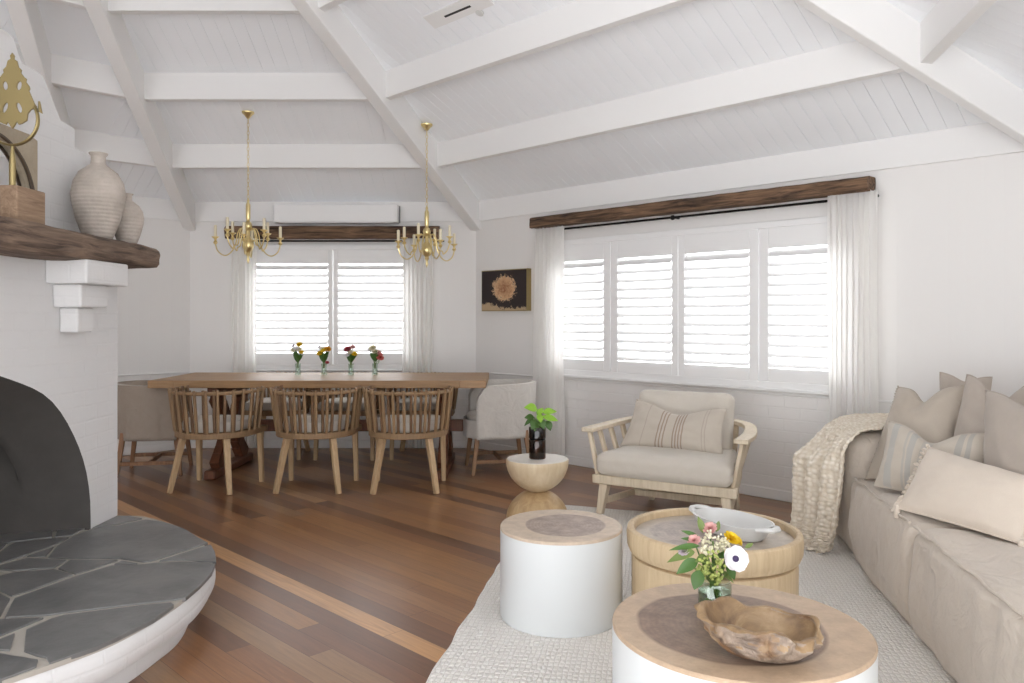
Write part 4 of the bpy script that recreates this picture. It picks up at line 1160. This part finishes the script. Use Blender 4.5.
lv_ = [((-.0, -.0, .13), (-.55, -.35, .25), .085, .075, GL), ((.03, 0, .11), (.8, -.2, .22), .09, .055, GL), ((.03, -.02, .085), (.9, -.3, -.02), .10, .055, GL), ((-.02, 0, .08), (-.75, -.25, -.45), .08, .035, GR), ((-.01, -.02, .07), (-.3, -.6, -.5), .07, .06, GR), ((.02, -.02, .07), (.3, -.6, -.7), .065, .055, GR), ((.06, -.01, .06), (.35, -.5, -.75), .065, .055, GR), ((0, 0, .09), (.3, -.3, .6), .06, .05, GL), ((-.02, 0, .08), (-.6, -.2, .1), .06, .05, GR), ((-.01, -.02, .05), (-.1, -.7, -.5), .06, .05, GR), ((.01, -.02, .10), (.1, -.5, -.3), .06, .05, GL)]
for i, (b0, d, L_, W_, mt) in enumerate(lv_):
    MB().tube([(sx_.uniform(-.01, .01), sx_.uniform(-.01, .01), 0), (b0[0]*.6, b0[1]*.6, b0[2]*.6), b0], .002, 5).build('stem', GD, pl_)
    b = MB(); leaf_mb(b, b0, d, L_, W_, .35); b.build('leaf', mt, pl_, flip=False)

# ------------------------------------------------------------------ soft things
def cushion(name, BL, BR, TR, TL, Tk, mat, lab, chop=.0, cw=.2, nrm_flip=False, parent=None, pull=.05, sd=0., pipe=True, n=30, grp=None):
    BL, BR, TR, TL = map(Vector, (BL, BR, TR, TL)); org = (BL+BR)/2
    N = ((BR-BL).cross(TL-BL)).normalized()
    def mid(u, v):
        s_ = 2*u-1; t_ = 2*v-1
        uu = .5+(.5-pull*(1-t_*t_)*.5)*s_; vv = .5+(.5-pull*(1-s_*s_)*.5)*t_
        p = BL*(1-uu)*(1-vv)+BR*uu*(1-vv)+TR*uu*vv+TL*(1-uu)*vv
        up = ((TL+TR)-(BL+BR))/2
        p = p-up*chop*math.exp(-((uu-.5)/cw)**2)*max(0, vv)**1.6
        return p
    def fn(sgn):
        def f(u, v):
            s_ = abs(2*u-1); t_ = abs(2*v-1)
            h_ = ((1-s_**2.3)*(1-t_**2.3))**.52*Tk/2
            h_ *= 1-.35*chop*3*math.exp(-((u-.5)/cw)**2)*v*v
            q = Vector((u*4+sd, v*4, sgn)); h_ += .007*noise.noise(q*1.7)*min(1, h_/(.2*Tk)) if Tk else 0
            return mid(u, v)+N*h_*sgn-org
        return f
    b = MB(); b.grid(fn(1), n, n); b.grid(fn(-1), n, n)
    o = b.build(name, mat, parent); 
    for q in o.data.uv_layers: pass
    o.location = org if parent is None else org
    if lab: tag(o, lab, 'cushion', grp)
    if pipe:
        lp = [(i/24, 0) for i in range(24)]+[(1, i/24) for i in range(24)]+[(1-i/24, 1) for i in range(24)]+[(0, 1-i/24) for i in range(24)]
        MB().tube([mid(u, v)-org for u, v in lp], .0035, 5, closed=True).build('seam', mat, o)
    return o, mid, org
def fringe(o, mid, org, edge, L_=.02, n_=26, mat=None, nm='fringe', r=.0045, out=None):
    b = MB(); rnd = random.Random(n_)
    C_ = mid(.5, .5)
    for i in range(n_+1):
        u, v = edge(i/n_); p = mid(u, v); d = (p-C_).normalized() if out is None else (mid(*out(i/n_))-C_).normalized()
        d = d+Vector((rnd.uniform(-.3, .3), rnd.uniform(-.3, .3), rnd.uniform(-.4, .2)))
        b.tube([p-org, p+d*L_*.5-org, p+d*L_-org+Vector((0, 0, -.004))], [r, r*1.2, r*.5], 5)
    q = b.build(nm, mat, o); q['kind'] = 'stuff'

# ------------------------------------------------------------------ armchair
ac = thing('armchair', 'pale wood lounge armchair with light cushions under the four-panel window', 'armchair', (1.111, 5.253, 0), math.radians(-30.5))
D0, D1 = -.35, .36
def hw(y): return .475-.15*(y-D0)/(D1-D0)
OB = [(-hw(D0), D0), (hw(D0), D0), (hw(D1), D1), (-hw(D1), D1)]
MB().prism(OB, .215, .275).build('seat_rail', M['ash'], ac, bevel=.008)
for sx in (-1, 1):
    MB().bar((sx*.40, D0+.05, .22), (sx*.425, D0+.02, RZ), .06, .07, .042, .045).build('leg', M['ash'], ac, bevel=.006)
    MB().bar((sx*.29, .24, .22), (sx*.30, .30, 0.001), .055, .07, .04, .045).build('leg', M['ash'], ac, bevel=.006)
MB().bar((-.33, .05, .10), (.33, .05, .10), .03, .045).build('stretcher', M['ash'], ac, bevel=.004)
for sx in (-1, 1): MB().bar((sx*.41, D0+.03, .10), (sx*.295, .27, .10), .028, .04).build('stretcher', M['ash'], ac, bevel=.004)
# horseshoe arm
arm = dense([(-.50, D0-.02), (-.49, -.15), (-.455, .06), (-.385, .25), (-.22, .38), (0, .41), (.22, .38), (.385, .25), (.455, .06), (.49, -.15), (.50, D0-.02)], 6)
m = len(arm); P = []; w_ = .034
for i, (x, y) in enumerate(arm):
    a_ = Vector(arm[max(i-1, 0)]); c_ = Vector(arm[min(i+1, m-1)]); t_ = (c_-a_).normalized(); nn_ = Vector((-t_.y, t_.x))
    back = max(0., (y+.1)/.58); z = .565+.03*back
    ww = w_*(1.25-.3*back)
    for sg, dz in ((-1, -.014), (1, -.014), (1, .014), (-1, .014)): P.append((x+nn_.x*ww*sg, y+nn_.y*ww*sg, z+dz))
fs = [(i*4+k_, i*4+(k_+1) % 4, (i+1)*4+(k_+1) % 4, (i+1)*4+k_) for i in range(m-1) for k_ in range(4)]+[(0, 1, 2, 3), tuple((m-1)*4+k_ for k_ in range(4))]
MB().add(P, fs).build('arm_rail', M['ash'], ac, bevel=.005)
for i in range(15):
    t_ = .025+.95*i/14; j = int(t_*(m-1)); x, y = arm[j]; back = max(0., (y+.1)/.58)
    by = max(D0+.03, min(D1-.025, y*.9)); bx = max(-hw(by)+.02, min(hw(by)-.02, x*.95))
    end = i in (0, 14)
    MB().bar((bx, by, .27), (x, y+(0.02 if end else 0), .552+.03*back), .052 if end else .044, .024, .052 if end else .044, .024, up=(x*(1 if abs(x) > .3 else .2), y*.3 if abs(x) > .3 else 1, 0)).build('slat', M['ash'], ac, bevel=.003)
# seat cushion (rounded box)
def rcush(b, x0, x1, y0, y1, z0, z1, r, n=14, puff=.02, sd=0.):
    cx_, cy2, cz = (x0+x1)/2, (y0+y1)/2, (z0+z1)/2; hx, hy_, hz = (x1-x0)/2, (y1-y0)/2, (z1-z0)/2
    faces = []
    def pr_(d):
        d = Vector(d)
        p = Vector((max(-hx+r, min(hx-r, d.x*hx)), max(-hy_+r, min(hy_-r, d.y*hy_)), max(-hz+r, min(hz-r, d.z*hz))))
        full_ = Vector((d.x*hx, d.y*hy_, d.z*hz)); q = full_-p
        if q.length > 1e-9: q = q.normalized()*r
        k_ = (1-d.x**2 if abs(d.x) < 1 else 0)*(1-d.y**2 if abs(d.y) < 1 else 0)
        out = p+q; out.z += math.copysign(puff*max(k_, 0)**.7, d.z) if abs(d.z) > .5 else 0
        nn_ = noise.noise(Vector((out.x*5+sd, out.y*5, out.z*5)))*.006
        out += (q.normalized() if q.length > 0 else Vector((0, 0, 1)))*nn_
        return out+Vector((cx_, cy2, cz))
    for ax in range(3):
        for sg in (-1, 1):
            def fn(u, v, ax=ax, sg=sg):
                a = [0, 0, 0]; a[ax] = sg; 
                f = lambda t: math.copysign(abs(2*t-1)**.75, 2*t-1)
                a[(ax+1) % 3] = f(u); a[(ax+2) % 3] = f(v); return pr_(a)
            b.grid(fn, n, n)
    return b
b = rcush(MB(), -.455, .455, -.385, .24, .276, .425, .055, 18, .018); b.v = [(x*(1-.3*(y+.385)/.7), y, z) for x, y, z in b.v]
b.build('seat_cushion', M['chairc'], ac)
bc = rcush(MB(), -.335, .335, -.065, .065, 0, .40, .05, 16, .0, 3.)
bc.xf(T(-.03, .15, .40) @ R(math.radians(-14), 'X')); bc.build('back_cushion', M['chairc'], ac)
am = T(1.111, 5.253, 0) @ R(math.radians(-30.5))
def al(x, y, z): return am @ Vector((x, y, z))
cushion('lumbar_cushion', al(-.40, -.05, .425), al(.31, -.07, .425), al(.31, .03, .715), al(-.32, .05, .74), .13, M['striped_tan'], 'striped lumbar cushion resting on the wooden armchair', chop=.22, cw=.27, pull=.06)

# ------------------------------------------------------------------ sofa
so = thing('sofa', 'long linen-covered modular sofa along the right wall', 'sofa', (0, 0, 0))
# sofa frame: origin at front line point Y=0 ; local x depth (away from room centre), local y along wall
ang = math.atan2(-.182, .983)
SM = T(1.03+.0, 0, 0) @ R(ang)      # local +y direction = (.182,.983)
def sl(x, y, z): return SM @ Vector((x, y, z))
def module(y0, y1, x0, x1, z0, z1, nm, r=.05, n=26, sd=0., puff=.02, ex=0.012):
    b = rcush(MB(), x0, x1, y0, y1, z0, z1, r, n, puff, sd)
    vs = []
    for p in b.v:
        v = Vector(p); 
        # soft linen sag and drape
        fr_ = max(0, 1-(v.x-x0)/.06)
        hz = (v.z-z0)/(z1-z0)
        v.x -= fr_*(.022*math.sin(PI*min(1, max(0, hz)))+ex*noise.noise(Vector((v.y*3+sd, hz*2.2, 3))))
        v.x -= fr_*(.014*noise.noise(Vector((v.y*12+sd, hz*1.6, 1.)))+.006*noise.noise(Vector((v.y*26+sd, hz*4, 1.)))); v.z += .02*noise.noise(Vector((v.x*5, v.y*5, sd)))*(1 if hz > .8 else 0)
        vs.append(tuple(v))
    b.v = vs; b.xf(SM); return b.build(nm, M['linen'], so, smooth=True)
LY = lambda Y: Y/.983
module(3.31, 4.265, 0.0, .98, .012, .45, 'seat_module', .045, 28, 1.)
module(2.15, 3.27, 0.0, .98, .012, .45, 'seat_module', .045, 28, 5.)
module(.95, 2.135, 0.0, .98, .012, .45, 'seat_module', .045, 28, 9.)
module(4.285, 5.0, .0, 1.05, .012, .68, 'arm_module', .07, 24, 4.)
module(2.15, 4.27, .80, 1.05, .455, .80, 'backrest', .06, 22, 2., 0., 0.)
module(.95, 2.135, .80, 1.05, .455, .80, 'backrest', .06, 22, 7., 0., 0.)
for (y0, y1) in ((3.33, 4.25), (2.18, 3.26), (1.0, 2.1)):
    pts = [sl(.012+.004*math.sin(i*.9), y0+(y1-y0)*i/20, .452+.004*math.sin(i*1.7)) for i in range(21)]
    MB().tube(pts, .006, 6).build('piping', M['linen'], so)

# throw over the arm
def throw():
    path = [(.46, 4.60, .715, .50), (.30, 4.58, .72, .54), (.12, 4.53, .715, .56), (.01, 4.49, .69, .56), (-.055, 4.46, .60, .55), (-.066, 4.44, .45, .50), (-.07, 4.44, .28, .42), (-.078, 4.46, .12, .34), (-.09, 4.46, .045, .30), (-.14, 4.46, .032, .30)]
    dp = []
    for ch_ in range(4): dp.append(dense([(i, q[ch_]) for i, q in enumerate(path)], 6))
    m_ = len(dp[0])
    def fn(u, v):
        i = min(int(round(v*(m_-1))), m_-1); x, y, z, w = (dp[k_][i][1] for k_ in range(4))
        s_ = (u-.5); ph = s_*3.2*2*PI
        hang = min(1, max(0, (.70-z)/.2))
        fold = .020*math.cos(ph+v*2)*(.35+hang)
        nn_ = noise.noise(Vector((u*6, v*14, 0)))*.008
        yy = y-s_*w+.012*math.sin(v*9)
        if z > .66: return sl(x, yy, z+abs(fold)*.4+nn_)
        return sl(x-.012-fold*1.-abs(nn_)-.15*(1-u)*hang**2, yy, max(z+nn_*.5, .034))
    b = MB().grid(fn, 60, m_-1)
    o = b.build('knitted_throw', M['knit'], None, flip=False); 
    md = o.modifiers.new('t', 'SOLIDIFY'); md.thickness = .018; md.offset = 0
    md = o.modifiers.new('s', 'SUBSURF'); md.levels = 1; md.render_levels = 2
    tx = bpy.data.textures.new('knit', 'VORONOI'); tx.noise_scale = .028; 
    md = o.modifiers.new('d', 'DISPLACE'); md.texture = tx; md.strength = -.012; md.mid_level = .4; md.texture_coords = 'LOCAL'
    tag(o, 'chunky cream knitted throw draped over the sofa arm', 'throw')
throw()

# sofa cushions (back to front)
cushion('sofa_cushion', at(938, 470, 4.22), at(985, 470, 3.98), at(992, 377, 4.12), at(940, 372, 4.36), .10, M['beige2'], 'plain taupe cushion whose corner peeks out behind the others, second from the arm', chop=.06, sd=1)
cushion('sofa_cushion', at(944, 478, 3.80), at(1024, 508, 3.42), at(1046, 378, 3.55), at(967, 374, 3.95), .14, M['beige2'], 'tall plain taupe cushion leaning on the sofa back, behind the front taupe one', chop=.22, cw=.24, sd=2)
o_, md_, og_ = cushion('sofa_cushion', at(866, 478, 4.10), at(948, 492, 3.74), at(965, 385, 4.00), at(898, 387, 4.32), .20, M['beige'], 'beige cushion with frayed edges beside the knitted throw', chop=.16, cw=.17, sd=3, pull=.07)
fringe(o_, md_, og_, lambda t: (1, t), .016, 34, M['beige'])
fringe(o_, md_, og_, lambda t: (0, t), .012, 34, M['beige'])
cushion('sofa_cushion', at(982, 506, 3.40), at(1078, 550, 2.92), at(1085, 392, 3.06), at(985, 390, 3.62), .15, M['beige2'], 'plain taupe cushion at the right photo edge, in front of its twins', chop=.10, cw=.22, sd=4, pull=.07)
o_, md_, og_ = cushion('sofa_cushion', at(874, 485, 3.86), at(985, 515, 3.38), at(987, 434, 3.56), at(888, 421, 4.0), .15, M['striped_grey'], 'grey striped cushion leaning behind the cream tasselled one', chop=.22, cw=.2, sd=5, pull=.07)
fringe(o_, md_, og_, lambda t: (1, t), .018, 24, M['beige'])
o_, md_, og_ = cushion('sofa_cushion', at(897, 508, 3.44), at(1022, 544, 2.90), at(1040, 480, 3.06), at(928, 447, 3.62), .13, M['cream'], 'long cream lumbar cushion with tasselled ends at the front of the sofa', sd=6, pull=.03)
fringe(o_, md_, og_, lambda t: (0, t), .026, 16, M['cream'], 'tassels', .008)
fringe(o_, md_, og_, lambda t: (1, t), .026, 16, M['cream'], 'tassels', .008)
for (u, v, s_) in ((0, 0, 1), (1, 0, 1)):
    p = md_(u, v)-og_; MB().lathe([(0, .02), (.011, .012), (.013, 0), (.016, -.03), (.012, -.042), (0, -.04)], 12, p).build('corner_tassel', M['cream'], o_)

# ------------------------------------------------------------------ light, world, camera
w = bpy.data.worlds.new('daylight'); SC.world = w; w.use_nodes = True; nt = w.node_tree; nt.nodes.clear()
wo = nt.nodes.new('ShaderNodeOutputWorld'); bg = nt.nodes.new('ShaderNodeBackground'); tcn = nt.nodes.new('ShaderNodeTexCoord'); sp = nt.nodes.new('ShaderNodeSeparateXYZ')
nt.links.new(tcn.outputs['Generated'], sp.inputs[0])
mr = nt.nodes.new('ShaderNodeMapRange'); nt.links.new(sp.outputs[1], mr.inputs[0])
mr.inputs[1].default_value = -1; mr.inputs[2].default_value = 1; mr.inputs[3].default_value = 2.9; mr.inputs[4].default_value = 3.3
lz = nt.nodes.new('ShaderNodeMapRange'); nt.links.new(sp.outputs[2], lz.inputs[0]); lz.inputs[1].default_value = -.05; lz.inputs[2].default_value = .05; lz.inputs[3].default_value = 1.35; lz.inputs[4].default_value = 1.
mu = nt.nodes.new('ShaderNodeMath'); mu.operation = 'MULTIPLY'; nt.links.new(mr.outputs[0], mu.inputs[0]); nt.links.new(lz.outputs[0], mu.inputs[1]); nt.links.new(mu.outputs[0], bg.inputs[1]); bg.inputs[0].default_value = (.965, .98, 1., 1); nt.links.new(bg.outputs[0], wo.inputs[0])

cam = bpy.data.cameras.new('camera'); co = bpy.data.objects.new('camera', cam); COL.objects.link(co)
co.location = (0, 0, H); co.rotation_euler = (PI/2, 0, 0)
cam.sensor_width = 36; cam.lens = F/1024*36; cam.shift_y = -(341.5-V0)/1024; cam.clip_start = .05
SC.camera = co
SC.view_settings.view_transform = 'Standard'; SC.view_settings.look = 'None'; SC.view_settings.exposure = .5; SC.view_settings.gamma = 1.
SC.view_settings.use_curve_mapping = False
SC.cycles.max_bounces = 12; SC.cycles.diffuse_bounces = 8; SC.cycles.transparent_max_bounces = 16
SC.cycles.use_denoising = True
SC.cycles.sample_clamp_indirect = 6.
